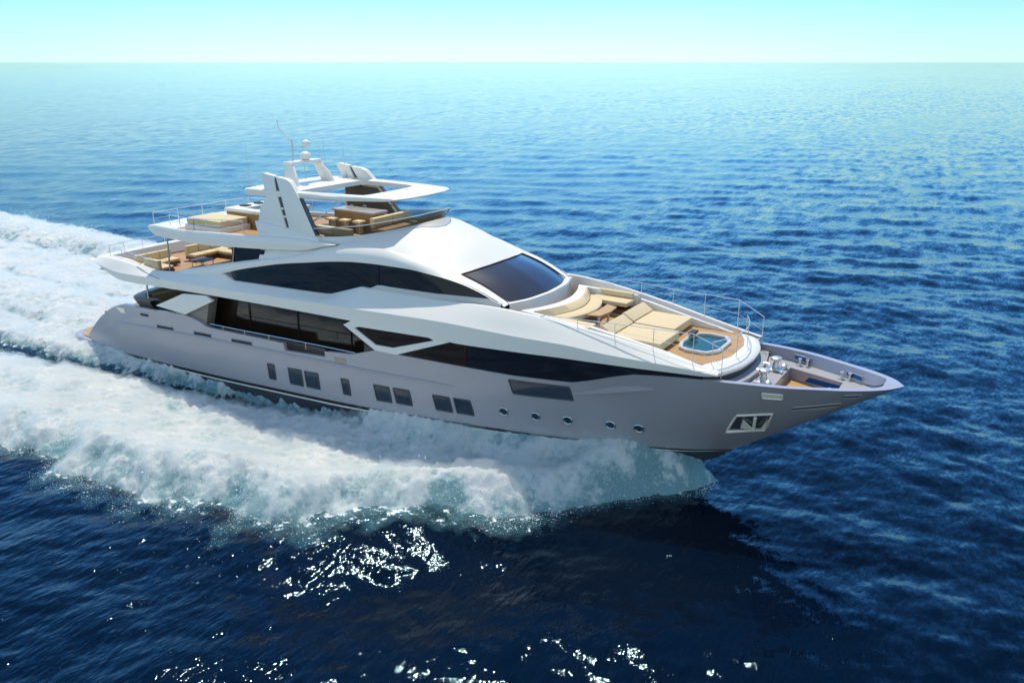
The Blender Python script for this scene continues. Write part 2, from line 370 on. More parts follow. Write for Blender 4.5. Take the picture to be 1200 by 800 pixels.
GLINT_SWELL = (28.0, -10.3, -0.20, 0.185)      # x, y and gradient of an added swell, sloped to catch the sun glint
def build_sea():
    heading = math.atan2(0.798684, -0.511781)
    na = 1650
    ang = heading+np.linspace(rad(-88), rad(88), na)
    rs = [6.0]
    while rs[-1] < 30000:
        r = rs[-1]; rs.append(r+max(0.075, 0.00125*(r*r+225)/15))
    rs = np.array(rs); nr = len(rs)
    A, Rr = np.meshgrid(ang, rs)
    X = CAM_POS[0]+Rr*np.cos(A); Y = CAM_POS[1]+Rr*np.sin(A)
    Z = sea_height(X, Y, Rr)
    near = (X > -175) & (X < 40) & (np.abs(Y) < 34)
    fm = np.full_like(X, -3.0)
    fm[near] = foam_mask(X[near], Y[near])
    # hollow beside the planing hull, water pressed down under it
    a = np.abs(Y); hb = B_HULL(X)
    under = np.clip((hb+0.35-a)/0.5, 0, 1)*(np.clip((X+1.5)/1, 0, 1)*np.clip((33.6-X)/2, 0, 1))
    tr = np.exp(-((a-np.interp(X, [-5, 5, 12, 19.5], [6.2, 5.05, 4.45, 3.9]))/0.7)**2)*((X > -6) & (X < 20))
    Z = Z*(1-0.75*under)-0.55*under-0.28*tr
    # added swell face, its slope shaped for the sun glint
    dx, dy = X-GLINT_SWELL[0], Y-GLINT_SWELL[1]; sm = math.hypot(GLINT_SWELL[2], GLINT_SWELL[3]); ux, uy = GLINT_SWELL[2]/sm, GLINT_SWELL[3]/sm
    t = dx*ux+dy*uy; q = -dx*uy+dy*ux
    Z = Z+sm*t*np.exp(-(t/1.9)**2/2-(q/2.3)**2/2)
    idx = np.arange(nr*na).reshape(nr, na)
    F = np.stack([idx[:-1, :-1], idx[:-1, 1:], idx[1:, 1:], idx[1:, :-1]], -1).reshape(-1, 4)
    m = bpy.data.materials.new('sea_water'); m.use_nodes = True
    N = m.node_tree.nodes; L = m.node_tree.links; b = N['Principled BSDF']
    b.inputs['Roughness'].default_value = 0.055; b.inputs['IOR'].default_value = 1.333; b.inputs['Specular Tint'].default_value = (0.45, 0.82, 1.0, 1)
    b.inputs['Specular IOR Level'].default_value = 0.5
    geo = N.new('ShaderNodeNewGeometry')
    # water colour: deep navy body
    n0 = N.new('ShaderNodeTexNoise'); n0.inputs['Scale'].default_value = 0.012; n0.inputs['Detail'].default_value = 3
    L.new(geo.outputs['Position'], n0.inputs['Vector'])
    c0 = N.new('ShaderNodeMix'); c0.data_type = 'RGBA'
    c0.inputs['A'].default_value = (0.0003, 0.003, 0.010, 1); c0.inputs['B'].default_value = (0.0005, 0.005, 0.017, 1)
    L.new(n0.outputs['Fac'], c0.inputs['Factor'])
    # thin lacy foam and aerated teal water around the broken white water
    at = N.new('ShaderNodeAttribute'); at.attribute_name = 'foam'
    aer = N.new('ShaderNodeMapRange'); aer.inputs['From Min'].default_value = -0.9; aer.inputs['From Max'].default_value = 0.6
    aer.inputs['To Min'].default_value = 0.0; aer.inputs['To Max'].default_value = 0.8
    L.new(at.outputs['Fac'], aer.inputs['Value'])
    c1 = N.new('ShaderNodeMix'); c1.data_type = 'RGBA'; c1.inputs['B'].default_value = (0.10, 0.26, 0.30, 1)
    L.new(aer.outputs['Result'], c1.inputs['Factor']); L.new(c0.outputs['Result'], c1.inputs['A'])
    nf = N.new('ShaderNodeTexNoise'); nf.inputs['Scale'].default_value = 3.2; nf.inputs['Detail'].default_value = 7; nf.inputs['Roughness'].default_value = 0.68
    L.new(geo.outputs['Position'], nf.inputs['Vector'])
    ad = N.new('ShaderNodeMath'); ad.operation = 'MULTIPLY_ADD'; ad.inputs[1].default_value = 0.16; L.new(at.outputs['Fac'], ad.inputs[0]); L.new(nf.outputs['Fac'], ad.inputs[2])
    lace = N.new('ShaderNodeMapRange'); lace.inputs['From Min'].default_value = 0.53; lace.inputs['From Max'].default_value = 0.60
    L.new(ad.outputs[0], lace.inputs['Value'])
    c2 = N.new('ShaderNodeMix'); c2.data_type = 'RGBA'; c2.inputs['B'].default_value = (0.78, 0.82, 0.82, 1)
    L.new(lace.outputs['Result'], c2.inputs['Factor']); L.new(c1.outputs['Result'], c2.inputs['A'])
    L.new(c2.outputs['Result'], b.inputs['Base Color'])
    rg = N.new('ShaderNodeMapRange'); rg.inputs['To Min'].default_value = 0.055; rg.inputs['To Max'].default_value = 0.8
    L.new(lace.outputs['Result'], rg.inputs['Value']); L.new(rg.outputs['Result'], b.inputs['Roughness'])
    # capillary ripples
    mp = N.new('ShaderNodeMapping'); mp.inputs['Rotation'].default_value = (0, 0, -rad(118)); mp.inputs['Scale'].default_value = (1.0, 0.34, 1.0)
    L.new(geo.outputs['Position'], mp.inputs['Vector'])
    n1 = N.new('ShaderNodeTexNoise'); n1.inputs['Scale'].default_value = 3.0; n1.inputs['Detail'].default_value = 4; n1.inputs['Roughness'].default_value = 0.6
    L.new(mp.outputs['Vector'], n1.inputs['Vector'])
    bp = N.new('ShaderNodeBump'); bp.inputs['Strength'].default_value = 1.0; bp.inputs['Distance'].default_value = 0.06
    L.new(n1.outputs['Fac'], bp.inputs['Height'])
    cur = bp.outputs['Normal']
    # gusts and slicks: calmer and rougher lanes
    mpl = N.new('ShaderNodeMapping'); mpl.inputs['Rotation'].default_value = (0, 0, -rad(112)); mpl.inputs['Scale'].default_value = (1.0, 0.28, 1.0)
    L.new(geo.outputs['Position'], mpl.inputs['Vector'])
    ng = N.new('ShaderNodeTexNoise'); ng.inputs['Scale'].default_value = 0.022; ng.inputs['Detail'].default_value = 5; ng.inputs['Distortion'].default_value = 0.8
    L.new(mpl.outputs['Vector'], ng.inputs['Vector'])
    gust = N.new('ShaderNodeMapRange'); gust.inputs['From Min'].default_value = 0.36; gust.inputs['From Max'].default_value = 0.60
    gust.inputs['To Min'].default_value = 0.45; gust.inputs['To Max'].default_value = 1.25
    L.new(ng.outputs['Fac'], gust.inputs['Value'])
    # wavelets too small for the mesh tilt the surface about; two sizes
    for sc_, k_ in ((0.9, 0.15), (0.30, 0.065), (8.0, 0.11)):
        nv = N.new('ShaderNodeTexNoise'); nv.inputs['Scale'].default_value = sc_; nv.inputs['Detail'].default_value = 3; nv.inputs['Roughness'].default_value = 0.6
        L.new(mp.outputs['Vector'], nv.inputs['Vector'])
        sb = N.new('ShaderNodeVectorMath'); sb.operation = 'SUBTRACT'; sb.inputs[1].default_value = (0.5, 0.5, 0.5); L.new(nv.outputs['Color'], sb.inputs[0])
        ml = N.new('ShaderNodeVectorMath'); ml.operation = 'MULTIPLY'; ml.inputs[1].default_value = (k_*2, k_*2, 0); L.new(sb.outputs[0], ml.inputs[0])
        gs = N.new('ShaderNodeVectorMath'); gs.operation = 'SCALE'; L.new(ml.outputs[0], gs.inputs[0]); L.new(gust.outputs['Result'], gs.inputs['Scale'])
        av = N.new('ShaderNodeVectorMath'); av.operation = 'ADD'; L.new(cur, av.inputs[0]); L.new(gs.outputs[0], av.inputs[1])
        cur = av.outputs[0]
    nm = N.new('ShaderNodeVectorMath'); nm.operation = 'NORMALIZE'; L.new(cur, nm.inputs[0])
    L.new(nm.outputs[0], b.inputs['Normal'])
    o = np_mesh('sea', np.stack([X, Y, Z], -1).reshape(-1, 3), F, m)
    attr(o, 'foam', fm.ravel())
    o['kind'] = 'structure'; o['label'] = 'deep blue open sea with small wind waves reaching the horizon'
    return o
build_sea()

# ------------------------------------------------------------------ the broken white water
def foam_material():
    m = bpy.data.materials.new('sea_foam'); m.use_nodes = True
    N = m.node_tree.nodes; L = m.node_tree.links; b = N['Principled BSDF']
    b.inputs['Roughness'].default_value = 0.75; b.inputs['Specular IOR Level'].default_value = 0.3
    geo = N.new('ShaderNodeNewGeometry'); at = N.new('ShaderNodeAttribute'); at.attribute_name = 'thick'
    n1 = N.new('ShaderNodeTexNoise'); n1.inputs['Scale'].default_value = 0.8; n1.inputs['Detail'].default_value = 8; n1.inputs['Roughness'].default_value = 0.62
    L.new(geo.outputs['Position'], n1.inputs['Vector'])
    a = N.new('ShaderNodeMath'); a.operation = 'MULTIPLY_ADD'; a.inputs[1].default_value = 0.55; L.new(at.outputs['Fac'], a.inputs[0]); L.new(n1.outputs['Fac'], a.inputs[2])
    n3 = N.new('ShaderNodeTexNoise'); n3.inputs['Scale'].default_value = 4.5; n3.inputs['Detail'].default_value = 8; n3.inputs['Roughness'].default_value = 0.7
    L.new(geo.outputs['Position'], n3.inputs['Vector'])
    a2 = N.new('ShaderNodeMath'); a2.operation = 'MULTIPLY_ADD'; a2.inputs[1].default_value = 0.75; L.new(n3.outputs['Fac'], a2.inputs[0]); L.new(a.outputs[0], a2.inputs[2])
    mr = N.new('ShaderNodeMapRange'); mr.inputs['From Min'].default_value = 0.84; mr.inputs['From Max'].default_value = 1.34
    L.new(a2.outputs[0], mr.inputs['Value'])
    c = N.new('ShaderNodeValToRGB'); e = c.color_ramp.elements
    e[0].position = 0.0; e[0].color = (0.20, 0.40, 0.44, 1)
    e[1].position = 1.0; e[1].color = (0.90, 0.90, 0.88, 1)
    k = c.color_ramp.elements.new(0.35); k.color = (0.66, 0.76, 0.76, 1)
    k = c.color_ramp.elements.new(0.62); k.color = (0.85, 0.87, 0.86, 1)
    L.new(mr.outputs['Result'], c.inputs['Fac']); L.new(c.outputs['Color'], b.inputs['Base Color'])
    n2 = N.new('ShaderNodeTexNoise'); n2.inputs['Scale'].default_value = 9; n2.inputs['Detail'].default_value = 6; n2.inputs['Roughness'].default_value = 0.7
    L.new(geo.outputs['Position'], n2.inputs['Vector'])
    bp = N.new('ShaderNodeBump'); bp.inputs['Strength'].default_value = 0.8; bp.inputs['Distance'].default_value = 0.08
    L.new(n2.outputs['Fac'], bp.inputs['Height']); L.new(bp.outputs['Normal'], b.inputs['Normal'])
    tl = N.new('ShaderNodeBsdfTranslucent'); mx = N.new('ShaderNodeMixShader'); mx.inputs[0].default_value = 0.22
    L.new(c.outputs['Color'], tl.inputs['Color']); L.new(bp.outputs['Normal'], tl.inputs['Normal'])
    L.new(b.outputs[0], mx.inputs[1]); L.new(tl.outputs[0], mx.inputs[2]); L.new(mx.outputs[0], N['Material Output'].inputs['Surface'])
    return m
FOAM = foam_material()
def build_foam():
    step = 0.085
    xs = [35.2]
    while xs[-1] > -165: xs.append(xs[-1]-step*max(1.0, 1+(-14-xs[-1])*0.03))
    xs = np.array(xs[::-1]); ys = np.concatenate([np.arange(-29, -18.5, .25), np.arange(-18.5, 18.5, step), np.arange(18.5, 29, .25)])
    X, Y = np.meshgrid(xs, ys)
    fm = foam_mask(X, Y)
    a = np.abs(Y)
    big = fbm(X*0.33, Y*0.33+40, 4); bil = fbm(X*0.8+7, Y*0.8, 5, 0.55, True); fine = fbm(X*3.1, Y*3.1, 3, 0.6, True)
    # thrown bow wave: high near its outer curl, sloping to the hull
    out = Y_OUT(X)-a
    curl = np.exp(-((out-1.6)/1.3)**2)*np.interp(X, [-30, 0, 10, 20, 28, 34, 35], [0.15, .35, .55, .8, .75, .35, 0.1])
    hullside = np.exp(-np.clip(a-B_HULL(X), 0, 9)/np.interp(X, [0, 14, 20], [.4, .45, .9]))*np.interp(X, [-1, 10, 16, 20, 24, 28, 32, 33.3, 34.0, 34.6], [0.15, 0.34, .40, .85, 1.1, 1.2, 1.25, 1.0, .2, -.5])*(X > -1)*np.where((Y > 0) & (X > 30), .15, 1)
    hullside *= np.where(X < 21, np.clip(fm+0.75, 0, 1), 1)
    rooster = np.exp(-(a/2.5)**2)*np.interp(X, [-30, -12, -4, -1], [0.1, .6, .5, 0.0])*(X < -1)
    ridge = np.exp(-((a-np.interp(X, [-60, -20, 0], [14, 11.5, 9.0]))/1.5)**2)*np.interp(X, [-60, -20, 2, 8], [.2, .5, .4, 0])
    H = np.clip(fm, -3, 1)*0.35-0.12 + curl+hullside+rooster+ridge
    amp = np.clip(fm+0.3, 0, 1)
    mid_ = fbm(X*1.7+3, Y*1.7+8, 4, 0.6, True)
    H += amp*(0.24*big+0.13*(bil-0.35)+0.14*(mid_-0.35)+0.14*(fine-0.3))*np.interp(X, [-60, 20, 33, 35], [1, 1, .6, .2])
    Zs = H
    keep = (fm > -0.55) & ~((a < B_HULL(X)-0.35) & (X > -0.5) & (X < 28))
    idx = np.arange(X.size).reshape(X.shape)
    k = keep[:-1, :-1] & keep[1:, :-1] & keep[:-1, 1:] & keep[1:, 1:]
    F = np.stack([idx[:-1, :-1][k], idx[:-1, 1:][k], idx[1:, 1:][k], idx[1:, :-1][k]], -1)
    used = np.zeros(X.size, bool); used[F.ravel()] = True
    remap = np.cumsum(used)-1
    V = np.stack([X, Y, Zs], -1).reshape(-1, 3)[used]
    o = np_mesh('wake_foam', V, remap[F], FOAM)
    th = np.clip(fm, -1, 1)*0.5+0.35*big+0.45*(bil-0.3)
    # water thrown up against the hull is still glassy and aerated
    th = th-0.32*np.exp(-np.clip(a-B_HULL(X), 0, 9)/1.6)*np.interp(X, [10, 20, 26, 34], [0, .25, .7, 1.1])
    attr(o, 'thick', th.ravel()[used])
    o['kind'] = 'stuff'; o['label'] = 'white churned foam of the bow wave and wake around the yacht'
    return X, Y, fm, Zs
FX, FY, FM, FZ = build_foam()

def build_mist():
    """a low bank of fine mist over the broken water"""
    k = 2
    X, Y, fm, Z = FX[::k, ::k], FY[::k, ::k], FM[::k, ::k], FZ[::k, ::k]
    a = np.abs(Y); out = Y_OUT(X)-a
    n = fbm(X*0.5+11, Y*0.5, 4); n2 = fbm(X*1.6, Y*1.6+3, 4); n3 = fbm(X*4.2, Y*4.2+3, 2)
    h = np.clip(fm+0.55, 0, 1)*(0.04+0.36*np.clip(n+0.30, 0, 1)+0.30*np.clip(n2+.1, 0, 1)+0.25*np.clip(n2+.2, 0, 1)*np.exp(-((out-0.8)/1.6)**2)+0.22*np.clip(n3+.05, 0, 1))
    h += np.exp(-np.clip(a-B_HULL(X), 0, 9)/0.8)*np.interp(X, [10, 18, 24, 33, 34.3], [0, .15, .45, .45, 0])*(Y < 0)*(0.7+n2)
    h *= np.interp(X, [-60, -40, 0, 33.6, 34.6], [.3, .6, 1, 1, 0])
    keep = (h > 0.03) & ~((a < B_HULL(X)-0.1) & (X > -0.6)) & ((Y < 0) | (X < 2))
    c = keep[:-1, :-1] & keep[1:, :-1] & keep[:-1, 1:] & keep[1:, 1:]
    idx = np.arange(X.size).reshape(X.shape)
    q = np.stack([idx[:-1, :-1][c], idx[:-1, 1:][c], idx[1:, 1:][c], idx[1:, :-1][c]], -1)
    used = np.zeros(X.size, bool); used[q.ravel()] = True; rm = np.cumsum(used)-1; nv = used.sum()
    q = rm[q]
    base = np.maximum(Z, -0.05)-0.08
    top = np.stack([X, Y, np.maximum(Z, 0)+h], -1).reshape(-1, 3)[used]; bot = np.stack([X, Y, base], -1).reshape(-1, 3)[used]
    # close the rim
    e = np.concatenate([q[:, [0, 1]], q[:, [1, 2]], q[:, [2, 3]], q[:, [3, 0]]]); key = e[:, 0].astype(np.int64)*nv+e[:, 1]; rev = e[:, 1].astype(np.int64)*nv+e[:, 0]
    b = e[~np.isin(key, rev)]
    side = np.stack([b[:, 1], b[:, 0], b[:, 0]+nv, b[:, 1]+nv], -1)
    F = np.concatenate([q, q[:, ::-1]+nv, side])
    m = bpy.data.materials.new('spray_mist'); m.use_nodes = True
    N = m.node_tree.nodes; N.remove(N['Principled BSDF'])
    v = N.new('ShaderNodeVolumePrincipled'); v.inputs['Color'].default_value = (0.88, 0.94, 0.94, 1); v.inputs['Density'].default_value = 0.95; v.inputs['Anisotropy'].default_value = 0.2
    m.node_tree.links.new(v.outputs[0], N['Material Output'].inputs['Volume'])
    o = np_mesh('spray_mist', np.concatenate([top, bot]), F, m)
    o['kind'] = 'stuff'; o['label'] = 'thin white mist hanging over the bow wave and wake'
build_mist()

def build_spray():
    """loose droplets flung off the foam"""
    g = np.random.default_rng(5)
    oc = np.array([(1, 0, 0), (-1, 0, 0), (0, 1, 0), (0, -1, 0), (0, 0, 1), (0, 0, -1)], float)
    of = np.array([(0, 2, 4), (2, 1, 4), (1, 3, 4), (3, 0, 4), (2, 0, 5), (1, 2, 5), (3, 1, 5), (0, 3, 5)])
    edge = np.exp(-((FM+0.15)/0.45)**2)
    vis = (FY < 0) | (FX < 0)
    wgt = (edge*0.9+0.22*(FM > 0.1))*vis*np.where((FX < 20) & (FY < 0) & (FY > -6.6), .15, 1)*np.interp(FX, [-60, -20, 0, 10, 30, 34.9, 35], [.1, .35, .6, 1, 1.2, 1.2, 0])
    p = (wgt/wgt.sum()).ravel()
    n = 90000
    i = g.choice(p.size, n, p=p)
    x = FX.ravel()[i]+g.normal(size=n)*0.12; y = FY.ravel()[i]+g.normal(size=n)*0.12
    z = np.maximum(FZ.ravel()[i], 0.0)+np.abs(g.exponential(0.16, n))
    ins = (np.abs(y) < B_HULL(x)+0.1) & (x > -2)
    s = g.lognormal(math.log(0.0095), 0.45, n)
    ok = ~ins; x, y, z, s = x[ok], y[ok], z[ok], s[ok]; n = len(x)
    P = np.stack([x, y, z], -1)
    V = (P[:, None, :]+oc[None]*s[:, None, None]*g.uniform(0.7, 1.3, (n, 6, 1))).reshape(-1, 3)
    F = (of[None]+6*np.arange(n)[:, None, None]).reshape(-1, 3)
    m = mat('spray_water', (0.82, 0.85, 0.85), 0.5)
    o = np_mesh('spray', V, F, m)
    o['kind'] = 'stuff'; o['label'] = 'fine white droplets of spray above the bow wave'
build_spray()

# ------------------------------------------------------------------ the yacht
yacht = thing('motor_yacht', 'large grey and white three-deck motor yacht speeding across the blue sea, bow to the right', 'yacht')

b_lo = pchip([(-1, 3.7), (0, 3.75), (4, 3.96), (8, 4.05), (20, 4.05), (24, 3.9), (28, 3.6), (30, 3.35), (32, 3.02), (34, 2.62), (35, 2.47), (36, 2.3), (37, 2.05), (38, 1.65), (39, 1.2), (40, .49), (40.31, 0)])
b_hi = pchip([(0, 3.5), (10, 3.65), (16, 3.6), (20, 3.4), (23, 3.22), (27, 3.08), (29, 2.92), (31, 2.7), (33, 2.5), (34.95, 2.36), (36, 2.2)])
b_st = pchip([(0, 3.8), (4, 3.92), (18, 3.92), (22, 3.75), (25, 3.45), (28, 2.95), (30, 2.45), (32, 1.75), (33.5, 1.0), (34.9, 0)])
z_st = pchip([(0.5, 0.25), (9.94, .52), (15.33, .79), (20.2, 1.05), (23.45, 1.24), (26.9, 1.38), (29.9, 1.46), (32, 1.47), (33.4, 1.43), (34.9, 1.40)])
z_sh = lin([(0.02, .80), (.5, 1.25), (.95, 1.61), (1.6, 2.1), (2.2, 2.45), (2.7, 2.74), (3.24, 2.97), (3.7, 3.12), (4.1, 3.2), (6.68, 3.33), (9.12, 3.47), (9.6, 3.42), (10.23, 3.3), (10.57, 3.17), (11, 3.13), (15.86, 3.26), (15.95, 2.93), (18.40, 3.10), (18.5, 3.36), (20.04, 3.53), (21.24, 3.93), (22.33, 3.94), (25.37, 3.98), (27.58, 4.0), (29.92, 4.12), (30.6, 4.30), (31.5, 4.59), (32.15, 4.76), (33, 4.83), (34.38, 4.90), (36, 4.97), (38.68, 5.02), (40.31, 5.08)])
STEM = [(34.9, 1.40), (36.2, 2.30), (37.5, 3.17), (38.9, 4.12), (39.9, 4.82), (40.31, 5.08)]
XE = 40.31; XF = 24.0
def x_end(s):
    return 34.9+(XE-34.9)*s
def hp(x0, s):
    """starboard half of the topsides; s=0 at the boot stripe, 1 at the sheer"""
    x0 = np.asarray(x0, float); s = np.asarray(s, float)
    t = np.clip((x0-XF)/(XE-XF), 0, 1)
    x = np.where(x0 < XF, x0+(0.6-0.6*s)*np.clip((4-x0)/4, 0, 1), XF+t*(x_end(s)-XF))
    xs = np.where(x0 < XF, x0, XF+t*(34.9-XF))
    zb, zt = z_st(xs), z_sh(x0)
    z = zb+(zt-zb)*s
    yb, yt = b_st(xs), b_lo(x0)
    e = 0.75+0.55*np.clip((x0-20)/12, 0, 1)
    y = yb+(yt-yb)*s**e
    y = y*np.where(x0 > XE-0.001, 0, 1)
    return np.stack([x, -y, z], -1)
_gx = np.linspace(0.02, XE-.01, 1600); _gs = np.linspace(0, 1, 160)
_G = hp(*np.meshgrid(_gx, _gs))
def hull_at(x, z, out=0.0):
    d = (_G[..., 0]-x)**2+(_G[..., 2]-z)**2
    j, i = np.unravel_index(np.argmin(d), d.shape)
    i = min(max(i, 1), len(_gx)-2); j = min(max(j, 1), len(_gs)-2)
    du = _G[j, i+1]-_G[j, i-1]; dv = _G[j+1, i]-_G[j-1, i]
    n = np.cross(du, dv); n /= np.linalg.norm(n)
    if n[1] > 0: n = -n
    # plane correction so the point sits exactly over (x, z)
    p = _G[j, i]; y = p[1]-(n[0]*(x-p[0])+n[2]*(z-p[2]))/n[1]
    return np.array([x, y, z])+n*out
def mir(p, s): return (p[0], p[1]*-s, p[2])      # s=1 starboard, -1 port (points given on starboard, y<0) -> handled by callers

# -- hull
stations = sorted(set(list(np.round(np.linspace(0.02, 34, 110), 3))+list(np.round(np.linspace(34, XE, 40), 3))+[15.86, 15.95, 18.40, 18.5, 10.57, 9.12, 9.6, 10.23]))
stations = np.array(stations)
bm = bmesh.new()
rows = []
# underwater body: keel, chine
xs_ = np.where(stations < XF, stations, XF+(stations-XF)/(XE-XF)*(34.9-XF))
kz = np.interp(xs_, [0, 10, 22, 30, 33, 34.3, 34.9], [-1.0, -1.0, -0.8, -0.4, 0.25, .9, 1.35])
keel = np.stack([np.minimum(xs_, 34.7), 0*xs_, kz], 1)
cz_ = np.interp(xs_, [0, 10, 20, 28, 34.9], [-0.35, -.25, 0.2, .75, 1.36])
chine = np.stack([xs_, -b_st(xs_)*np.interp(xs_, [0, 15, 26, 34.9], [.97, .96, .86, .8]), cz_], 1)
rows = [keel, chine]+[hp(stations, s) for s in np.linspace(0, 1, 13)]
top = rows[-1]
# cap rail and the inner face of the bulwark
capw = np.interp(stations, [0, 3.5, 5, 32, 34.5, 38.5, 40, XE], [.35, .35, .16, .16, .22, .25, .3, .3])
inn = top.copy(); inn[:, 1] = np.minimum(inn[:, 1]+capw, -0.0)
inn[:, 0] = np.minimum(inn[:, 0], 39.72)
inz = np.interp(stations, [0, 4, 20, 30, 34, 38.6, 39.4, 39.8, 41], [.6, 2.35, 2.6, 3.6, 4.5, 4.58, 4.72, 4.95, 5.06])
inner = inn.copy(); inner[:, 2] = np.minimum(inz, inn[:, 2]-0.02)
def hull_y(x, z):
    zs = 1.40+(x-34.9)/(XE-34.9)*3.68
    if x > 34.9 and z <= zs+.02: return 0.0
    return max(0.0, -hull_at(x, z)[1])
for i_ in range(len(inner)):
    if inner[i_, 0] > 33: inner[i_, 1] = -min(-inner[i_, 1], max(0.0, hull_y(inner[i_, 0], inner[i_, 2])-.07))
rows += [inn, inner]
grid(bm, rows, 1); grid(bm, rows, -1)
hull = finish(bm, 'hull', GREY, yacht, angle=28)
hull.data.materials.append(BOTTOM)
for p in hull.data.polygons:
    x_, y_, z_ = p.center
    if x_ < 34.9 and z_ < float(z_st(x_))-.02 and abs(y_) <= float(b_st(x_))+.02: p.material_index = 1
# transom between the quarters
bm = bmesh.new()
tr = []
for x0 in np.linspace(0.05, 4.3, 12):
    z = float(z_sh(x0))-0.05
    y = float(b_lo(x0))-0.33
    tr.append([(x0+0.25, yy, z-0.12) for yy in np.linspace(-y, y, 9)])
grid(bm, tr)
tr2 = [[(0.05, yy, zz) for yy in np.linspace(-3.5, 3.5, 9)] for zz in (-0.8, 0.76)]
grid(bm, tr2)
finish(bm, 'transom', GREY, hull)
# boot stripe and the pale line under it
def strip(name, x0, x1, dz0, dz1, mtl, side, out=0.006, n=90):
    r = [[], [], []]
    for x in np.linspace(x0, x1, n):
        for k, f in enumerate((0, .5, 1)):
            t = np.clip((x-XF)/(XE-XF), 0, 1)
            p = hp(x, 0.0); q = hp(x, 0.1); d = (q-p); d = d/np.linalg.norm(d)
            c = p+d*(dz0+(dz1-dz0)*f)
            c = c+np.array([0.25*t, -1, 0])*out
            r[k].append(c)
    bm = bmesh.new(); grid(bm, r, side); return finish(bm, name, mtl, hull)
for sd in (1, -1):
    strip('boot_stripe', 0.1, XE-.02, 0.0, 0.13, BOOT, sd, 0.008)
    strip('waterline_stripe', 0.1, XE-.02, -0.09, -0.015, WHITE, sd, 0.010)
# rubbing strake
RUB = lin([(2.93, 2.11), (8.2, 2.44), (13.8, 2.70), (18.3, 2.88), (22.3, 2.97), (25.0, 3.05)])
for sd in (1, -1):
    pts = []
    for x in np.linspace(2.93, 25.0, 60):
        p = hull_at(x, float(RUB(x)), 0.012); pts.append((p[0], p[1]*sd, p[2]))
    rr = [0.055*min(1, max(.15, min(i, 59-i)/3)) for i in range(60)]
    bm = bmesh.new(); add_tube(bm, pts, rr, 8); finish(bm, 'rub_rail', GREY, hull, angle=60)

def hull_patch(bm, quad, out, nx=6, nz=4, sd=1):
    """quad: four (x,z) corners in order top-left, top-right, bottom-right, bottom-left"""
    q = [np.array(c, float) for c in quad]; rows = []
    for j in range(nz+1):
        v = j/nz; row = []
        for i in range(nx+1):
            u = i/nx
            c = (q[0]*(1-u)+q[1]*u)*(1-v)+(q[3]*(1-u)+q[2]*u)*v
            p = hull_at(c[0], c[1], out); row.append(p)
        rows.append(row)
    grid(bm, rows, sd)
def grow(quad, g):
    q = np.array(quad, float); c = q.mean(0); d = q-c
    return [tuple(c+dd+np.sign(dd)*g) for dd in d]
def hull_window(name, quad, glass, sd, rim=0.035, rimmat=None):
    bm = bmesh.new(); hull_patch(bm, quad, 0.014, 12 if quad[1][0]-quad[0][0] > 1 else 4, 6, sd)
    o = finish(bm, name, glass, yacht)
    # raised rim round the pane
    Q = [np.array(c) for c in grow(quad, 0.004)]; pts = []
    for a, b in zip(Q, Q[1:]+Q[:1]):
        for k in range(5):
            c = a+(b-a)*k/5; p = hull_at(c[0], c[1], 0.012); pts.append((p[0], p[1]*sd, p[2]))
    bm = bmesh.new(); add_tube(bm, pts+pts[:1], rim*0.85, 6, False)
    finish(bm, 'window_rim', rimmat or DARKGREY, o, angle=60)
    return o
WIN = [((14.67, 2.06), (15.09, 2.08), (15.11, 1.36), (14.69, 1.34)), ((16.02, 2.12), (16.82, 2.16), (16.85, 1.42), (16.05, 1.38)), ((17.04, 2.17), (17.84, 2.21), (17.88, 1.49), (17.08, 1.45)),
       ((19.2, 2.26), (19.6, 2.28), (19.66, 1.59), (19.26, 1.57)), ((20.98, 2.34), (21.75, 2.38), (21.84, 1.71), (21.07, 1.67)), ((21.99, 2.39), (22.77, 2.43), (22.86, 1.78), (22.09, 1.74)),
       ((23.91, 2.46), (24.66, 2.49), (24.76, 1.86), (24.01, 1.83)), ((24.88, 2.5), (25.6, 2.53), (25.71, 1.91), (24.97, 1.88))]
for sd in (1, -1):
    for qd in WIN: hull_window('hull_window', qd, BLUE_GLASS, sd)
    hull_window('hull_window', ((27.44, 3.80), (29.81, 3.92), (29.89, 3.36), (27.55, 3.24)), BLUE_GLASS, sd)
def hull_disc(name, x, z, r, mtl, sd, out, parent, n=20):
    bm = bmesh.new(); c = bm.verts.new(np.array(hull_at(x, z, out))*np.array([1, sd, 1])); ring = []
    for k in range(n):
        p = hull_at(x+r*math.cos(2*math.pi*k/n), z+r*math.sin(2*math.pi*k/n), out); ring.append(bm.verts.new((p[0], p[1]*sd, p[2])))
    for k in range(n): bm.faces.new((c, ring[k], ring[(k+1) % n]))
    o = finish(bm, name, mtl, parent)
    pts = [np.array(hull_at(x+(r+.01)*math.cos(2*math.pi*k/n), z+(r+.01)*math.sin(2*math.pi*k/n), out))*np.array([1, sd, 1]) for k in range(n+1)]
    bm = bmesh.new(); add_tube(bm, pts, 0.028, 6, False); finish(bm, 'porthole_ring', STEELDK, o)
    return o
for sd in (1, -1):
    for x, z in ((27.03, 2.34), (28.33, 2.36), (29.55, 2.39), (31.11, 2.42), (32.11, 2.42)):
        hull_disc('porthole', x, z, 0.155, BLUE_GLASS, sd, 0.014, yacht)
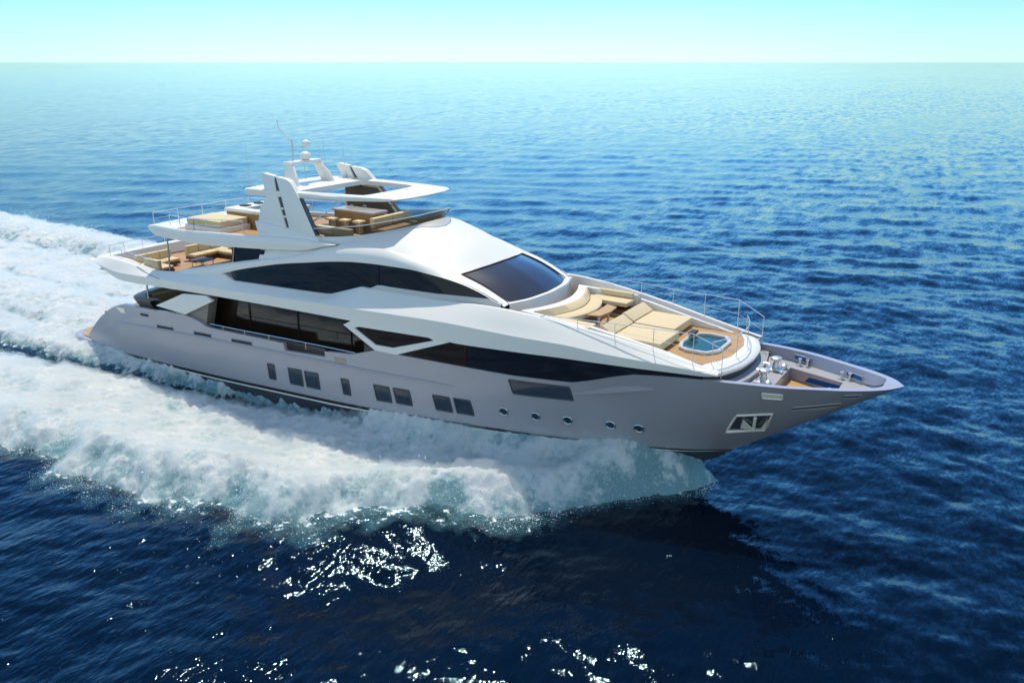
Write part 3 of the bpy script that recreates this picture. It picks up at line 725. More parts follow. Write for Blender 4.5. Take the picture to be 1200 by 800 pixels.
# freeing ports
SLOT = mat('dark_slot', (0.015, 0.013, 0.012), 0.6)
for sd in (1, -1):
    for qd, mt in ((((5.5, 2.99), (6.2, 3.02), (6.2, 2.88), (5.5, 2.85)), SLOT), (((6.77, 2.58), (8.08, 2.65), (8.08, 2.5), (6.77, 2.43)), SLOT),
               (((9.67, 2.74), (10.95, 2.8), (10.95, 2.64), (9.67, 2.58)), SLOT), (((12.4, 2.86), (13.8, 2.93), (13.8, 2.77), (12.4, 2.70)), SLOT),
               (((18.95, 3.18), (19.57, 3.21), (19.57, 3.03), (18.95, 3.0)), TAN)):
        hull_window('freeing_port', qd, mt, sd, 0.02, GREY)
# bright fairlead plate on the quarter and bow fittings in the topsides
for sd in (1, -1):
    hull_window('quarter_fairlead', ((3.35, 2.93), (4.05, 2.98), (4.15, 2.74), (3.75, 2.74)), BRIGHT, sd, 0.02, BRIGHT)

POCKET = mat('pocket_steel', (0.35, 0.34, 0.38), 0.2, 0.8)
# -- bow: fairlead, long slot, small slot and the anchor pocket
b35 = 0
for sd in (1, -1):
    hull_window('bow_fairlead', ((36.35, 4.68), (36.95, 4.68), (36.93, 4.47), (36.35, 4.47)), BRIGHT, sd, 0.03, BRIGHT)
    hull_window('rope_slot', ((37.2, 4.10), (38.6, 4.38), (38.5, 4.20), (37.08, 3.92)), TRANSOM, sd, 0.02, GREY)
    hull_window('small_slot', ((38.72, 4.78), (39.2, 4.84), (39.1, 4.72), (38.7, 4.68)), SLOT, sd, 0.02, GREY)
    pk = hull_window('anchor_pocket', ((35.45, 3.52), (36.55, 3.70), (36.2, 2.80), (35.0, 2.62)), POCKET, sd, 0.05, BRIGHT)
    # anchor in its pocket: shank, two flukes and a bright sill
    def hq(x, z, o): p = hull_at(x, z, o); return (p[0], p[1]*sd, p[2])
    sh = tube('anchor_shank', [hq(36.02, 3.52, 0.06), hq(35.85, 2.86, 0.10)], 0.055, BRIGHT, pk, 8)
    bm = bmesh.new()
    add_prism(bm, [hq(35.65, 3.40, .05), hq(35.90, 2.95, .12), hq(35.50, 2.95, .05)], Vector((0, -0.05*sd, 0)), 0.0)
    add_prism(bm, [hq(36.40, 3.52, .05), hq(36.05, 2.93, .12), hq(36.22, 2.92, .05)], Vector((0, -0.05*sd, 0)), 0.0)
    finish(bm, 'anchor_flukes', BRIGHT, pk)
    bm = bmesh.new(); add_tube(bm, [hq(35.02, 2.66, .03), hq(36.2, 2.84, .03)], 0.06, 8); finish(bm, 'anchor_sill', BRIGHT, pk)

# -- swimming platform
bm = bmesh.new()
pl = [(3.2, -3.86), (2.0, -3.84), (0.4, -3.84), (-0.9, -3.78), (-1.55, -3.6), (-1.9, -3.2), (-2.0, -2.4), (-2.03, 0)]
pl = pl+[(x, -y) for x, y in pl[-2::-1]]
zt = lambda x: 0.52-0.02*x if x < 0.5 else 0.51-0.09*(x-.5)
top_ = [bm.verts.new((x, y, zt(x))) for x, y in pl]; mid_ = [bm.verts.new((x-(.06 if x < 0 else 0), y*1.012, zt(x)-0.11)) for x, y in pl]
bot_ = [bm.verts.new((x+.25 if x < 1 else x, y*.95, zt(x)-0.32)) for x, y in pl]
bm.faces.new(top_[::-1]); bm.faces.new(bot_)
for A, B in ((top_, mid_), (mid_, bot_)):
    for i in range(len(pl)-1): bm.faces.new((A[i], A[i+1], B[i+1], B[i]))
plat = finish(bm, 'swim_platform', GREY, yacht, angle=40)
bm = bmesh.new()
tp = [(0.35, -3.55), (-0.8, -3.5), (-1.4, -3.32), (-1.72, -2.9), (-1.8, -2.3), (-1.83, 0)]
tp = tp+[(x, -y) for x, y in tp[-2::-1]]
bm.faces.new([bm.verts.new((x, y, zt(x)+0.012)) for x, y in tp]); finish(bm, 'teak_deck', TEAK, plat)

# -- main deck
prism('main_deck', [(1.5, -3.5, 2.33), (4, -3.75, 2.36), (22, -3.75, 2.55), (22, 3.75, 2.55), (4, 3.75, 2.36), (1.5, 3.5, 2.33)], (0, 0, -0.1), TEAK, yacht, 0)
# saloon sides: long brown-black glass set back behind the side decks
for sd in (1, -1):
    bm = bmesh.new(); y = -3.02*sd
    grid(bm, [[(x, y, 2.9+0.012*(x-10)) for x in np.linspace(9.4, 22.6, 12)], [(x, y*0.985, 4.95+0.01*(x-10)) for x in np.linspace(9.4, 22.6, 12)]])
    g_ = finish(bm, 'saloon_glass', BROWN_GLASS, yacht)
    prism('saloon_sill', [(9.4, y-.04*sd, 2.45), (17.4, y-.04*sd, 2.5), (17.4, y-.04*sd, 2.98), (9.4, y-.04*sd, 2.88)], (0, 0.3*sd, 0), TRANSOM, yacht, 0.02)
    for xm in (12.6, 15.8, 19.0):
        bm = bmesh.new(); add_box(bm, (xm-.02, min(y-.03*sd, y), 2.9), (xm+.02, max(y-.03*sd, y), 4.95)); finish(bm, 'glass_joint', BLACK, g_)
    # pillar and the white wing panel that joins the hull to the deck above
    prism('quarter_pillar', [(9.05, -3.9*sd, 2.5), (9.15, -3.9*sd, 3.44), (10.25, -3.9*sd, 4.35), (11.0, -3.9*sd, 4.7), (10.5, -3.9*sd, 3.2), (10.45, -3.9*sd, 2.5)], (0, 0.5*sd, 0), TRANSOM, yacht, 0.02)
    prism('wing_panel', [(6.99, -4.1*sd, 3.62), (9.25, -4.12*sd, 4.55), (10.95, -4.1*sd, 4.70), (11.40, -4.08*sd, 4.50), (9.2, -4.07*sd, 3.50)], (0, 0.16*sd, 0), WHITE, yacht, 0.03)
box('saloon_bulkhead', (9.3, -3.0, 2.4), (9.4, 3.0, 4.9), BROWN_GLASS, yacht, 0.01)
# inboard shell forward, keeps the windows from looking through
# cockpit coaming across the stern with its flared rim
pc = spl([(5.9, -3.42, 0), (4.8, -3.45, 0), (4.2, -3.2, 0), (3.85, -2.5, 0), (3.6, -1.2, 0), (3.55, 0, 0)], 22)
pc = np.concatenate([pc, (pc*np.array([1, -1, 1]))[::-1][1:]])
c0 = np.array([7.5, 0, 0])
def ringz(k, z, zx=0): 
    q = pc.copy(); d = q-c0; d /= np.linalg.norm(d, axis=1)[:, None]; q = q+d*k; q[:, 2] = z+zx*(q[:, 0]-4); return q
bm = bmesh.new()
grid(bm, [ringz(-.25, 2.36), ringz(-.05, 3.0), ringz(.18, 3.42), ringz(.2, 3.5), ringz(.12, 3.55), ringz(-.35, 3.56), ringz(-.4, 3.5), ringz(-.42, 2.36)])
finish(bm, 'cockpit_coaming', TRANSOM, yacht, angle=40)
sf = tag(box('settee', (4.5, -2.5, 2.40), (5.5, 2.5, 2.85), TAN, None, 0.06, loc=(5.0, 0, 2.40)), 'brown settee on the shaded main deck behind the stern coaming', 'sofa')
bm = bmesh.new(); add_box(bm, (4.3, -2.5, 2.86), (4.6, 2.5, 3.45), 0.06); finish(bm, 'backrest', TAN, sf, loc=(5.0, 0, 2.40))
tb = thing('dining_table', 'dark dining table in the shade of the main deck stern', 'table', (6.9, 0.2, 2.38))
bm = bmesh.new(); add_box(bm, (6.2, -.9, 3.08), (7.6, 1.3, 3.14), 0.02); finish(bm, 'table_top', BROWN, tb, loc=(6.9, .2, 2.38))
bm = bmesh.new(); add_lathe(bm, (6.9, .2, 2.38), [(.3, 0), (.3, .03), (.07, .06), (.07, .70)]); finish(bm, 'leg', CHROME, tb, loc=(6.9, .2, 2.38))
for sd in (1, -1):
    tube('deck_post', [(5.45, -3.42*sd, 3.2), (5.5, -3.42*sd, 4.75)], 0.045, STEELDK, yacht, 8)

# side-deck handrail in the bulwark
def rail(name, tops, posts, r=0.022, mtl=CHROME, mids=()):
    h = tube(name, tops, r, mtl, yacht, 6)
    for a, b in posts: tube('post', [a, b], r*0.85, mtl, h, 6)
    for m_ in mids: tube('rail_wire', m_, r*0.45, mtl, h, 5)
    return h
for sd in (1, -1):
    y = -3.98*sd
    rail('side_deck_rail', [(10.9, y, 3.30), (13, y, 3.36), (16, y, 3.47), (18.5, y, 3.54), (20.1, y, 3.58)], [((x, y, z-.28), (x, y, z)) for x, z in ((11.8, 3.33), (13.3, 3.37), (14.9, 3.43), (17.2, 3.5))], 0.02)
    prism('side_gate', [(18.3, y+.02*sd, 2.6), (20.2, y+.02*sd, 2.65), (20.2, y+.02*sd, 3.5), (18.3, y+.02*sd, 3.3)], (0, .05*sd, 0), INNER, yacht, 0.01)
# -- forward main-deck glass band between hull and the white bulwark
z_low = pchip([(1.3, 5.19), (1.94, 5.12), (2.29, 5.02), (3.2, 4.70), (4.24, 4.49), (7.45, 4.62), (11.76, 4.78), (18.53, 4.95), (20.07, 4.98), (24.24, 5.08), (24.87, 4.87), (27.58, 4.94), (29.6, 5.0), (34.37, 5.02), (34.95, 5.1)])
for sd in (1, -1):
    for x0, x1, mt in ((20.6, 25.6, BROWN_GLASS), (25.62, 34.45, GLASS)):
        xs = np.linspace(x0, x1, 30)
        zb = np.maximum(np.minimum(np.where(xs < 21.3, 3.4, z_sh(xs)-0.08), z_low(xs)-.05), 2.6)
        bm = bmesh.new()
        grid(bm, [np.stack([xs, -(b_lo(xs)-.06), zb], 1), np.stack([xs, -(b_lo(xs)-.07), z_low(xs)+.1], 1)], sd)
        finish(bm, 'forward_glass', mt, yacht)
    # diamond frame
    dl = lambda p, o: (p[0], -(float(b_lo(p[0]))+o)*sd, p[1])
    out_ = [(19.60, 4.75), (21.24, 3.93), (22.33, 3.93), (24.88, 4.87), (24.24, 5.10), (20.07, 5.0)]
    in_ = [(20.2, 4.71), (21.3, 4.17), (22.17, 4.19), (24.19, 4.83), (23.94, 4.91), (20.46, 4.80)]
    bm = bmesh.new()
    V = [[bm.verts.new(dl(p, o)) for p in P] for P, o in ((out_, -.08), (out_, .015), (in_, .015), (in_, -.08))]
    for A, B in zip(V, V[1:]):
        for i in range(6): bm.faces.new((A[i], A[(i+1) % 6], B[(i+1) % 6], B[i]))
    fr = finish(bm, 'diamond_frame', WHITE, yacht, angle=30)
    bm = bmesh.new(); bm.faces.new([bm.verts.new(dl(p, -.035)) for p in in_]); finish(bm, 'pane', BROWN_GLASS, fr)

# -- upper deck: the long white bulwark
z_cr = pchip([(1.3, 5.195), (2.2, 5.1), (4, 4.9), (7.8, 5.05), (13.3, 5.23), (18.6, 5.47), (24.7, 5.64), (27.6, 5.56), (29.6, 5.52), (31, 5.39), (33.2, 5.27), (34.95, 5.14)])
z_top = lin([(1.3, 5.2), (1.9, 5.36), (3.0, 5.40), (3.8, 5.38), (5, 5.28), (6.5, 5.21), (9.55, 5.5), (11.8, 5.74), (12.45, 5.52), (15, 5.61), (18.1, 5.71), (18.4, 5.74), (20.04, 6.26), (21.5, 6.22), (23.6, 6.22), (26.0, 6.30), (26.9, 6.30), (28.2, 6.22), (29.3, 6.10), (31.2, 5.85), (33.1, 5.52), (34.95, 5.2)])
z_ud = lin([(0, 4.70), (4, 4.78), (27, 5.26), (40, 5.26)])
xs = np.array(sorted(set(list(np.linspace(1.3, 34.95, 90))+[18.1, 18.4, 20.04, 11.8, 12.45])))
for sd in (1, -1):
    lo, cr_, hi_ = z_low(xs), z_cr(xs), z_top(xs)
    cr_ = np.clip(cr_, lo, hi_)
    bl, bh = b_lo(xs), b_hi(xs)
    zi = np.minimum(z_ud(xs), hi_-0.01)
    wcap = np.interp(xs, [1.3, 4, 7, 40], [.5, .5, .16, .13])
    rows = [np.stack([xs, -(bl-.5), np.maximum(lo+.06, lo)], 1), np.stack([xs, -bl, lo], 1),
            np.stack([xs, -(bl+.025), lo*.5+cr_*.5], 1), np.stack([xs, -(bl+.035), cr_], 1), np.stack([xs, -(bl-.0), cr_+.03], 1),
            np.stack([xs, -(bl*.55+bh*.45), cr_*.5+hi_*.5], 1), np.stack([xs, -(bh+.02), hi_-.03], 1), np.stack([xs, -bh+.02, hi_], 1),
            np.stack([xs, -(bh-wcap), hi_], 1), np.stack([xs, -(bh-wcap-.015), hi_-.02], 1), np.stack([xs, -(bh-wcap-.03), zi], 1)]
    bm = bmesh.new(); grid(bm, rows, sd)
    # close the forward end
    f = [bm.verts.new((xs[-1], r[-1][1]*sd, r[-1][2])) for r in rows[1:]]; bm.faces.new(f)
    finish(bm, 'upper_bulwark', WHITE, yacht, angle=24)
    # panel joint where the stern corner piece meets the long bulwark
    jx = np.linspace(5.15, 7.6, 8); jt = np.linspace(0, 1, 8)
    pj = [(x, -(float(b_hi(x))*(1-t)+(float(b_lo(x))+.04)*t+.012)*sd, float(z_top(x))*(1-t)+float(z_cr(x))*t+.004) for x, t in zip(jx, jt)]
    tube('panel_joint', pj, .012, DARKGREY, yacht, 5)
# aft edge of the upper deck
bm = bmesh.new()
ap = [(1.3, -3.5), (1.15, -2.6), (1.05, -1.2), (1.02, 0), (1.05, 1.2), (1.15, 2.6), (1.3, 3.5)]
grid(bm, [[(x+1.0, y, 4.75) for x, y in ap], [(x, y, 5.17) for x, y in ap], [(x+.1, y, 5.28) for x, y in ap], [(x+.9, y*.97, 5.34) for x, y in ap], [(x+1.0, y*.97, 4.8) for x, y in ap]])
finish(bm, 'aft_bulwark', WHITE, yacht, angle=40)
# deck plate: teak above, white soffit below
xu = np.concatenate([np.linspace(1.6, 33.8, 36), np.linspace(34, 34.8, 9)])
bm = bmesh.new()
yy = np.minimum(np.minimum(b_hi(xu)-.1, b_lo(xu)-.2), np.interp(xu, [34.0, 34.2, 34.3, 34.6, 34.76, 34.8], [9, 2.2, 1.95, 1.4, .8, .7]))
grid(bm, [np.stack([xu, -yy, z_ud(xu)], 1), np.stack([xu, yy, z_ud(xu)], 1)])
finish(bm, 'upper_deck', TEAK, yacht)
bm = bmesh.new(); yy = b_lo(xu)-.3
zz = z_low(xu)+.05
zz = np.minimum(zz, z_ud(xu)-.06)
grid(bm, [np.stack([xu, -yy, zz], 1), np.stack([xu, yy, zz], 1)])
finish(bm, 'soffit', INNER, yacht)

# -- upper house: arched side windows, white arch, roof and windshield
bw = pchip([(8, 3.5), (16, 3.45), (22, 3.1), (27, 2.6)])
wt = pchip([(11.61, 5.72), (12.6, 6.02), (14.17, 6.39), (15.6, 6.69), (17.07, 6.92), (18.59, 7.14), (19.7, 7.24), (20.82, 7.27), (22.2, 7.26), (23.48, 7.14), (24.6, 6.97), (25.48, 6.72), (26.42, 6.33)])
at_ = pchip([(8.55, 5.52), (11, 6.06), (13.74, 6.63), (16.25, 7.1), (18.18, 7.68), (19.3, 7.84), (20.73, 7.87), (22.28, 7.66), (23.5, 7.42), (24.34, 7.12), (25.3, 6.84), (26.0, 6.56), (26.62, 6.28)])
bf = pchip([(8, 3.5), (13.7, 3.36), (16, 3.3), (18, 3.08), (20, 2.9), (22, 2.72), (24.34, 2.25), (25.5, 2.24), (26.62, 2.24)])
zb_w = lambda x: np.minimum(np.where(x < 12.3, wt(x)-.02, z_top(x)-.15+.33*np.clip((x-20.2)/.7, 0, 1)), wt(x)-.01)
for sd in (1, -1):
    for x0, x1 in ((11.7, 20.9), (20.93, 26.35)):
        xs = np.linspace(x0, x1, 40)
        rows = []
        for v in (0, .5, 1):
            rows.append(np.stack([xs, -(bw(xs)-.03+0.10*(1-v)*.6), zb_w(xs)*(1-v)+(wt(xs)+.03)*v], 1))
        bm = bmesh.new(); grid(bm, rows, sd); finish(bm, 'side_window', GLASS, yacht)
    xs = np.linspace(20.2, 26.5, 30)
    zt_ = np.minimum(zb_w(np.minimum(xs, 26.35))+.02, wt(np.minimum(xs, 26.42))+.02)
    bm = bmesh.new(); grid(bm, [np.stack([xs, -(bw(xs)+.08), 0*xs+5.2], 1), np.stack([xs, -(bw(xs)+.08), zt_-.02], 1), np.stack([xs, -(bw(xs)+.07), zt_], 1), np.stack([xs, -(bw(xs)-.1), zt_], 1)], sd)
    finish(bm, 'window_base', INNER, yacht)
    # white arch over the windows
    xs = np.linspace(8.6, 26.62, 70)
    lowz = np.where(xs < 11.61, z_top(xs)-.02, wt(np.minimum(xs, 26.42)))
    lowz = np.minimum(lowz, at_(xs)-.02)
    lowy = np.where(xs < 11.61, b_hi(xs)+.0, bw(xs)+.03)
    low = np.stack([xs, -lowy, lowz], 1); upp = np.stack([xs, -np.minimum(bf(xs), lowy), at_(xs)], 1)
    inn_ = low.copy(); inn_[:, 1] += .12
    rows = [inn_, low]
    for v in (.12, .35, .6, .85): 
        r_ = low*(1-v)+upp*v; r_[:, 1] -= 0.10*math.sin(math.pi*v)*np.clip((xs-8.6)/3, 0, 1)*np.clip((26.7-xs)/4, 0.1, 1); r_[:, 2] += .05*math.sin(math.pi*v)*np.clip((26.7-xs)/4, 0.1, 1)
        rows.append(r_)
    up2 = upp.copy(); up2[:, 1] += .3; up2[:, 2] -= .06
    rows += [upp, up2]
    bm = bmesh.new(); grid(bm, rows, sd); finish(bm, 'window_arch', WHITE, yacht, angle=40)
# roof: from the flybridge screen line out to the arches and down to the windshield
scr = spl([(14.0, -2.95, 7.83), (17.07, -2.78, 7.93), (19.0, -2.45, 8.12), (20.3, -1.75, 8.36), (21.1, -1.0, 8.56), (21.5, -0.45, 8.68), (21.6, 0, 8.71)], 40)
cl = [(21.6, 0, 8.71), (22.36, 0, 8.28), (23.68, 0, 7.86), (24.78, 0, 7.17)]
cl = spl([(21.6, 0, 8.71), (22.4, 0, 8.40), (23.6, 0, 7.90), (24.78, 0, 7.27)], 16)
innr = np.concatenate([scr, cl[1:]])
xo = np.interp(np.linspace(0, 1, len(innr)), [0, .73, 1], [14.0, 22.2, 24.34])
outr = np.stack([xo, -bf(xo), at_(xo)], 1)
rows = []
for v in np.linspace(0, 1, 12):
    k = np.linspace(0, 1, len(innr))
    zc = v**(1.15+0.75*np.clip((k-.25)/.6, 0, 1))
    r_ = innr*(1-v)+outr*v
    r_[:, 2] = innr[:, 2]*(1-zc)+outr[:, 2]*zc+0.16*np.sin(math.pi*v)*np.clip((.75-k)/.5, 0, 1)*-0.5
    rows.append(r_)
bm = bmesh.new(); grid(bm, rows, 1); grid(bm, rows, -1)
finish(bm, 'roof', WHITE, yacht, angle=50)
# windshield, curved in plan
wtop = spl([(24.34, -2.23, 7.11), (24.66, -1.2, 7.21), (24.78, 0, 7.27)], 12); wtop = np.concatenate([wtop, (wtop*[1, -1, 1])[::-1][1:]])
wbot = spl([(26.5, -2.24, 6.30), (26.86, -1.2, 6.30), (26.98, 0, 6.30)], 12); wbot = np.concatenate([wbot, (wbot*[1, -1, 1])[::-1][1:]])
rows = []
for v in np.linspace(0, 1, 7):
    r_ = wtop*(1-v)+wbot*v; r_[:, 2] += .10*math.sin(math.pi*v); rows.append(r_)
bm = bmesh.new(); grid(bm, rows); ws = finish(bm, 'windshield', WSHIELD, yacht)
for sd in (1, -1):
    tube('windshield_seal', [tuple(np.array(r_[0])*[1, sd, 1]+[0, 0, .02]) for r_ in rows], 0.035, BLACK, ws, 6)
tube('windshield_seal', [tuple(p+[0, 0, .015]) for p in wtop], 0.03, BLACK, ws, 6)
# lip and coaming below the windshield
def off(P, dx, dz, sy=1.0):
    q = P.copy(); q[:, 0] += dx; q[:, 2] += dz; q[:, 1] *= sy; return q
bm = bmesh.new()
grid(bm, [off(wbot, -.02, -.01), off(wbot, .05, .02, 1.03), off(wbot, .16, .0, 1.07), off(wbot, .2, -.05, 1.08), off(wbot, .2, -1.05, 1.08)])
finish(bm, 'windshield_coaming', INNER, yacht, angle=40)
bm = bmesh.new(); grid(bm, [off(wbot, -.03, .0), off(wbot, .05, .03, 1.03), off(wbot, .17, .012, 1.075)]); finish(bm, 'windshield_sill', WHITE, yacht)
box('aft_saloon_door', (11.9, -3.1, 4.9), (12.0, 3.1, 6.95), GLASS, yacht, 0.01)
for sd in (1, -1):
    prism('wind_screen', [(12.25, -3.28*sd, 6.05), (12.3, -3.28*sd, 6.98), (14.3, -3.28*sd, 7.1), (14.25, -3.28*sd, 6.7), (13.7, -3.28*sd, 6.5)], (0, .05*sd, 0), GLASS, yacht, 0.0)

# -- flybridge
zf_low = pchip([(5.86, 7.30), (6.2, 7.10), (6.6, 6.95), (9.75, 6.90), (12.5, 7.05), (15.6, 7.28), (16.6, 7.36), (17.8, 7.62), (18.6, 7.80)])
zf_top = pchip([(5.86, 7.31), (6.3, 7.40), (6.9, 7.44), (8.5, 7.42), (11, 7.55), (14.2, 7.72), (17.2, 7.84), (18.6, 7.82)])
z_fd = lin([(5, 7.22), (22, 7.58)])
xs = np.concatenate([np.linspace(5.86, 7, 10), np.linspace(7.2, 18.6, 40)])
for sd in (1, -1):
    k = np.clip((xs-5.8)/1.5, 0, 1)
    y0 = np.interp(xs, [5.8, 7, 14, 18.6], [3.2, 3.34, 3.42, 3.16])
    L0, T0 = zf_low(xs), zf_top(xs)
    rows = [np.stack([xs, -(y0-.5), L0+.04*k], 1), np.stack([xs, -y0, L0], 1), np.stack([xs, -(y0+.06*k), L0*.6+T0*.4], 1), np.stack([xs, -(y0+.04*k), L0*.25+T0*.75], 1), np.stack([xs, -(y0-.05), T0], 1),
            np.stack([xs, -(y0-.2), T0], 1), np.stack([xs, -(y0-.21), np.minimum(z_fd(xs), T0-.01)], 1)]
    bm = bmesh.new(); grid(bm, rows, sd); finish(bm, 'flybridge_band', WHITE, yacht, angle=40)
bm = bmesh.new()
ap = [(5.86, -3.2), (5.72, -2.2), (5.66, -1), (5.65, 0), (5.66, 1), (5.72, 2.2), (5.86, 3.2)]
grid(bm, [[(x+.8, y*.95, 6.98) for x, y in ap], [(x, y, 7.28) for x, y in ap], [(x+.1, y, 7.36) for x, y in ap], [(x+1.9, y, 7.34) for x, y in ap], [(x+1.95, y, 7.2) for x, y in ap]])
finish(bm, 'flybridge_aft_edge', WHITE, yacht, angle=40)
xu = np.linspace(6.2, 21.4, 30)
wy = np.interp(xu, [6, 14, 17, 19, 20.3, 21.1, 21.4], [3.1, 2.95, 2.72, 2.4, 1.7, .95, .5])
bm = bmesh.new(); grid(bm, [np.stack([xu, -wy, z_fd(xu)], 1), np.stack([xu, wy, z_fd(xu)], 1)]); finish(bm, 'flybridge_deck', TEAK, yacht)
xu = np.linspace(6.2, 18.5, 30)
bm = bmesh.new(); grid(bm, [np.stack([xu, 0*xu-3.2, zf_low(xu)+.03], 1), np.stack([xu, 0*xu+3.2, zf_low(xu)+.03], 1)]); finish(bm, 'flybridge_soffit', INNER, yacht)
# inner lining and smoked screen
full = np.concatenate([scr, (scr*[1, -1, 1])[::-1][1:]])
innf = full.copy(); innf[:, 2] = z_fd(innf[:, 0]); 
bm = bmesh.new(); grid(bm, [full*[1, .985, 1]+[0, 0, .0], innf*[1, .985, 1]]); finish(bm, 'flybridge_lining', TRANSOM, yacht)
ctr = np.array([16.0, 0, 0]); sel = full[full[:, 0] > 16.9]
d = sel-ctr; d[:, 2] = 0; d /= np.linalg.norm(d, axis=1)[:, None]
hgt = np.interp(sel[:, 0], [16.9, 18, 21.6], [.34, .40, .44])
up = sel+d*.22*np.interp(sel[:, 0], [17, 20, 21.6], [0.3, .7, 1.5])[:, None]; up[:, 2] += hgt
dn = sel.copy(); dn[:, 2] -= .01
bm = bmesh.new(); grid(bm, [dn, dn*.5+up*.5, up]); scn = finish(bm, 'flybridge_screen', SCREEN, yacht)
tube('screen_rail', [tuple(p) for p in up], 0.022, CHROME, scn, 6)
# hardtop ring with an open roof
def zh(x): return 9.62+0.012*(x-12.5)
seg_o = [[(12.35, 0), (12.38, -1.5), (12.52, -2.5)], [(12.52, -2.5), (12.75, -2.68), (14.5, -2.66), (17, -2.5), (19, -2.28), (20.4, -2.08)], [(20.4, -2.08), (20.75, -1.9), (21.0, -1.2), (21.08, 0)]]
seg_i = [[(15.3, 0), (15.3, -1.2), (15.36, -1.98)], [(15.36, -1.98), (15.6, -2.16), (17, -2.09), (18.3, -1.93), (18.74, -1.80)], [(18.74, -1.80), (18.92, -1.3), (18.98, 0)]]
def stitch(segs):
    out = [resample([(x, y, 0) for x, y in sg], n_) for sg, n_ in zip(segs, (10, 26, 12))]
    return np.concatenate([out[0], out[1][1:], out[2][1:]])
o_, i_ = stitch(seg_o), stitch(seg_i)
# match by angle about the opening's middle
def ring_rows(z_off, ins):
    P = []
    for (x, y, _), (xi, yi, _2) in zip(o_, i_):
        q = np.array([x, y]); qi = np.array([xi, yi]); dd = (qi-q)/np.linalg.norm(qi-q)
        q = q+dd*ins; P.append((q[0], q[1], zh(q[0])+z_off))
    return P
thk = lambda P: [(x, y, z-np.interp(x, [12.5, 18, 21], [.28, .22, .10])) for x, y, z in P]
inner_top = [(x, y, zh(x)-.02) for x, y, _ in i_]; inner_bot = [(x, y, zh(x)-np.interp(x, [12.5, 18, 21], [.24, .2, .12])) for x, y, _ in i_]
mid = [((a[0]*.5+b[0]*.5), (a[1]*.5+b[1]*.5), zh(a[0]*.5+b[0]*.5)+.06) for a, b in zip(o_, i_)]
rows = [inner_bot, thk(ring_rows(0, .1)), [(p[0], p[1], p[2]-np.interp(p[0], [12.5, 18, 21], [.22, .15, .05])) for p in ring_rows(0, 0)], ring_rows(-.05, 0), ring_rows(0, .06), mid, inner_top, inner_bot]
bm = bmesh.new(); grid(bm, rows, 1); grid(bm, rows, -1)
hard = finish(bm, 'hardtop', WHITE, yacht, angle=40)
# arch legs: two slanting blades a side, running up through the hardtop as fins
LEG_DARK = mat('dark_leg_grey', (0.10, 0.098, 0.092), 0.45)  # dark grey on the legs' inner faces and front edges
def leg_y(z): return 2.95-(z-8.0)*0.2
for sd in (1, -1):
    def blade(name, poly, mtl, t=.26, inset=0.0):
        bm = bmesh.new()
        a = [(x, -(leg_y(z)-inset)*sd, z) for x, z in poly]
        add_prism(bm, a, (0, t*sd, 0), 0.025); return finish(bm, name, mtl, yacht, angle=30)
    blade('arch_leg', [(13.60, 10.30), (13.78, 10.36), (14.44, 10.28), (14.70, 9.55), (15.52, 8.0), (13.75, 7.95), (13.68, 8.35), (13.72, 8.85), (14.02, 9.3), (13.98, 9.6)], WHITE)
    blade('arch_leg', [(14.58, 10.25), (15.2, 10.2), (15.48, 10.1), (15.72, 9.85), (16.1, 9.45), (17.32, 7.86), (15.74, 7.9), (14.98, 9.5)], WHITE)
    blade('leg_edge', [(16.06, 9.46), (16.12, 9.46), (17.36, 7.86), (17.28, 7.86)], LEG_DARK, .24, .01)
    blade('leg_inner_panel', [(13.98, 9.3), (14.9, 9.3), (15.4, 9.3), (16.05, 9.3), (17.1, 7.95), (13.85, 7.95)], LEG_DARK, .02, .285)
    blade('arch_slit', [(14.38, 10.2), (14.66, 10.2), (15.03, 9.5), (15.81, 7.95), (15.42, 7.95), (14.62, 9.55)], DARKGREY, .14, .05)
    bm = bmesh.new(); add_prism(bm, [(13.66, -3.1*sd, 8.32), (14.0, -3.22*sd, 7.58), (17.6, -3.16*sd, 7.75), (17.35, -3.0*sd, 7.98), (15.6, -3.05*sd, 8.17)], (0, .45*sd, 0), .03)
    finish(bm, 'arch_base', WHITE, yacht, angle=30)
    for xc, zc in ((15.12, 8.95), (15.3, 8.62)):
        box('slit_clip', (xc-.04, -(leg_y(zc)+.02)*sd-.03, zc-.04), (xc+.1, -(leg_y(zc)+.02)*sd+.03, zc+.05), WHITE, yacht, 0.01)
# mast arch on the hardtop
for sd in (1, -1):
    bm = bmesh.new()
    a = [(13.50, -.90*sd, 10.60), (13.95, -.90*sd, 10.60), (14.35, -1.12*sd, 10.05), (14.55, -1.2*sd, 9.62), (13.75, -1.2*sd, 9.6), (13.62, -1.1*sd, 10.1)]
    add_prism(bm, a, (0, .14*sd, 0), .03); finish(bm, 'mast_leg', WHITE, yacht, angle=30)
box('mast_crossbar', (13.42, -.95, 10.57), (13.98, .95, 10.68), WHITE, yacht, 0.03)
def dome(c, r, name='radar_dome'):
    return lathe(name, c, [(r*.55, 0), (r*.6, r*.12), (r*.92, r*.3), (r, r*.55), (r*.97, r*.8), (r*.8, r*1.12), (r*.5, r*1.36), (r*.18, r*1.46), (0.002, r*1.47)], WHITE, yacht, 24)
dome((13.75, .15, 10.68), .27)
mp_ = tube('mast_pole', [(13.5, -.38, 10.66), (13.5, -.38, 11.62)], .032, STEELDK, yacht, 8)
tube('mast_bracket', [(13.5, -.38, 11.28), (13.95, .05, 11.30)], .022, STEELDK, mp_, 6)
tube('mast_bracket', [(13.3, -.5, 11.60), (13.7, -.25, 11.60)], .018, STEELDK, mp_, 6)
dome((13.95, .05, 11.31), .21)
tube('antenna', [(13.47, -.4, 11.55), (13.28, -.55, 11.85), (12.95, -.62, 12.12), (12.9, -.62, 12.5)], .025, WHITE, yacht, 6)
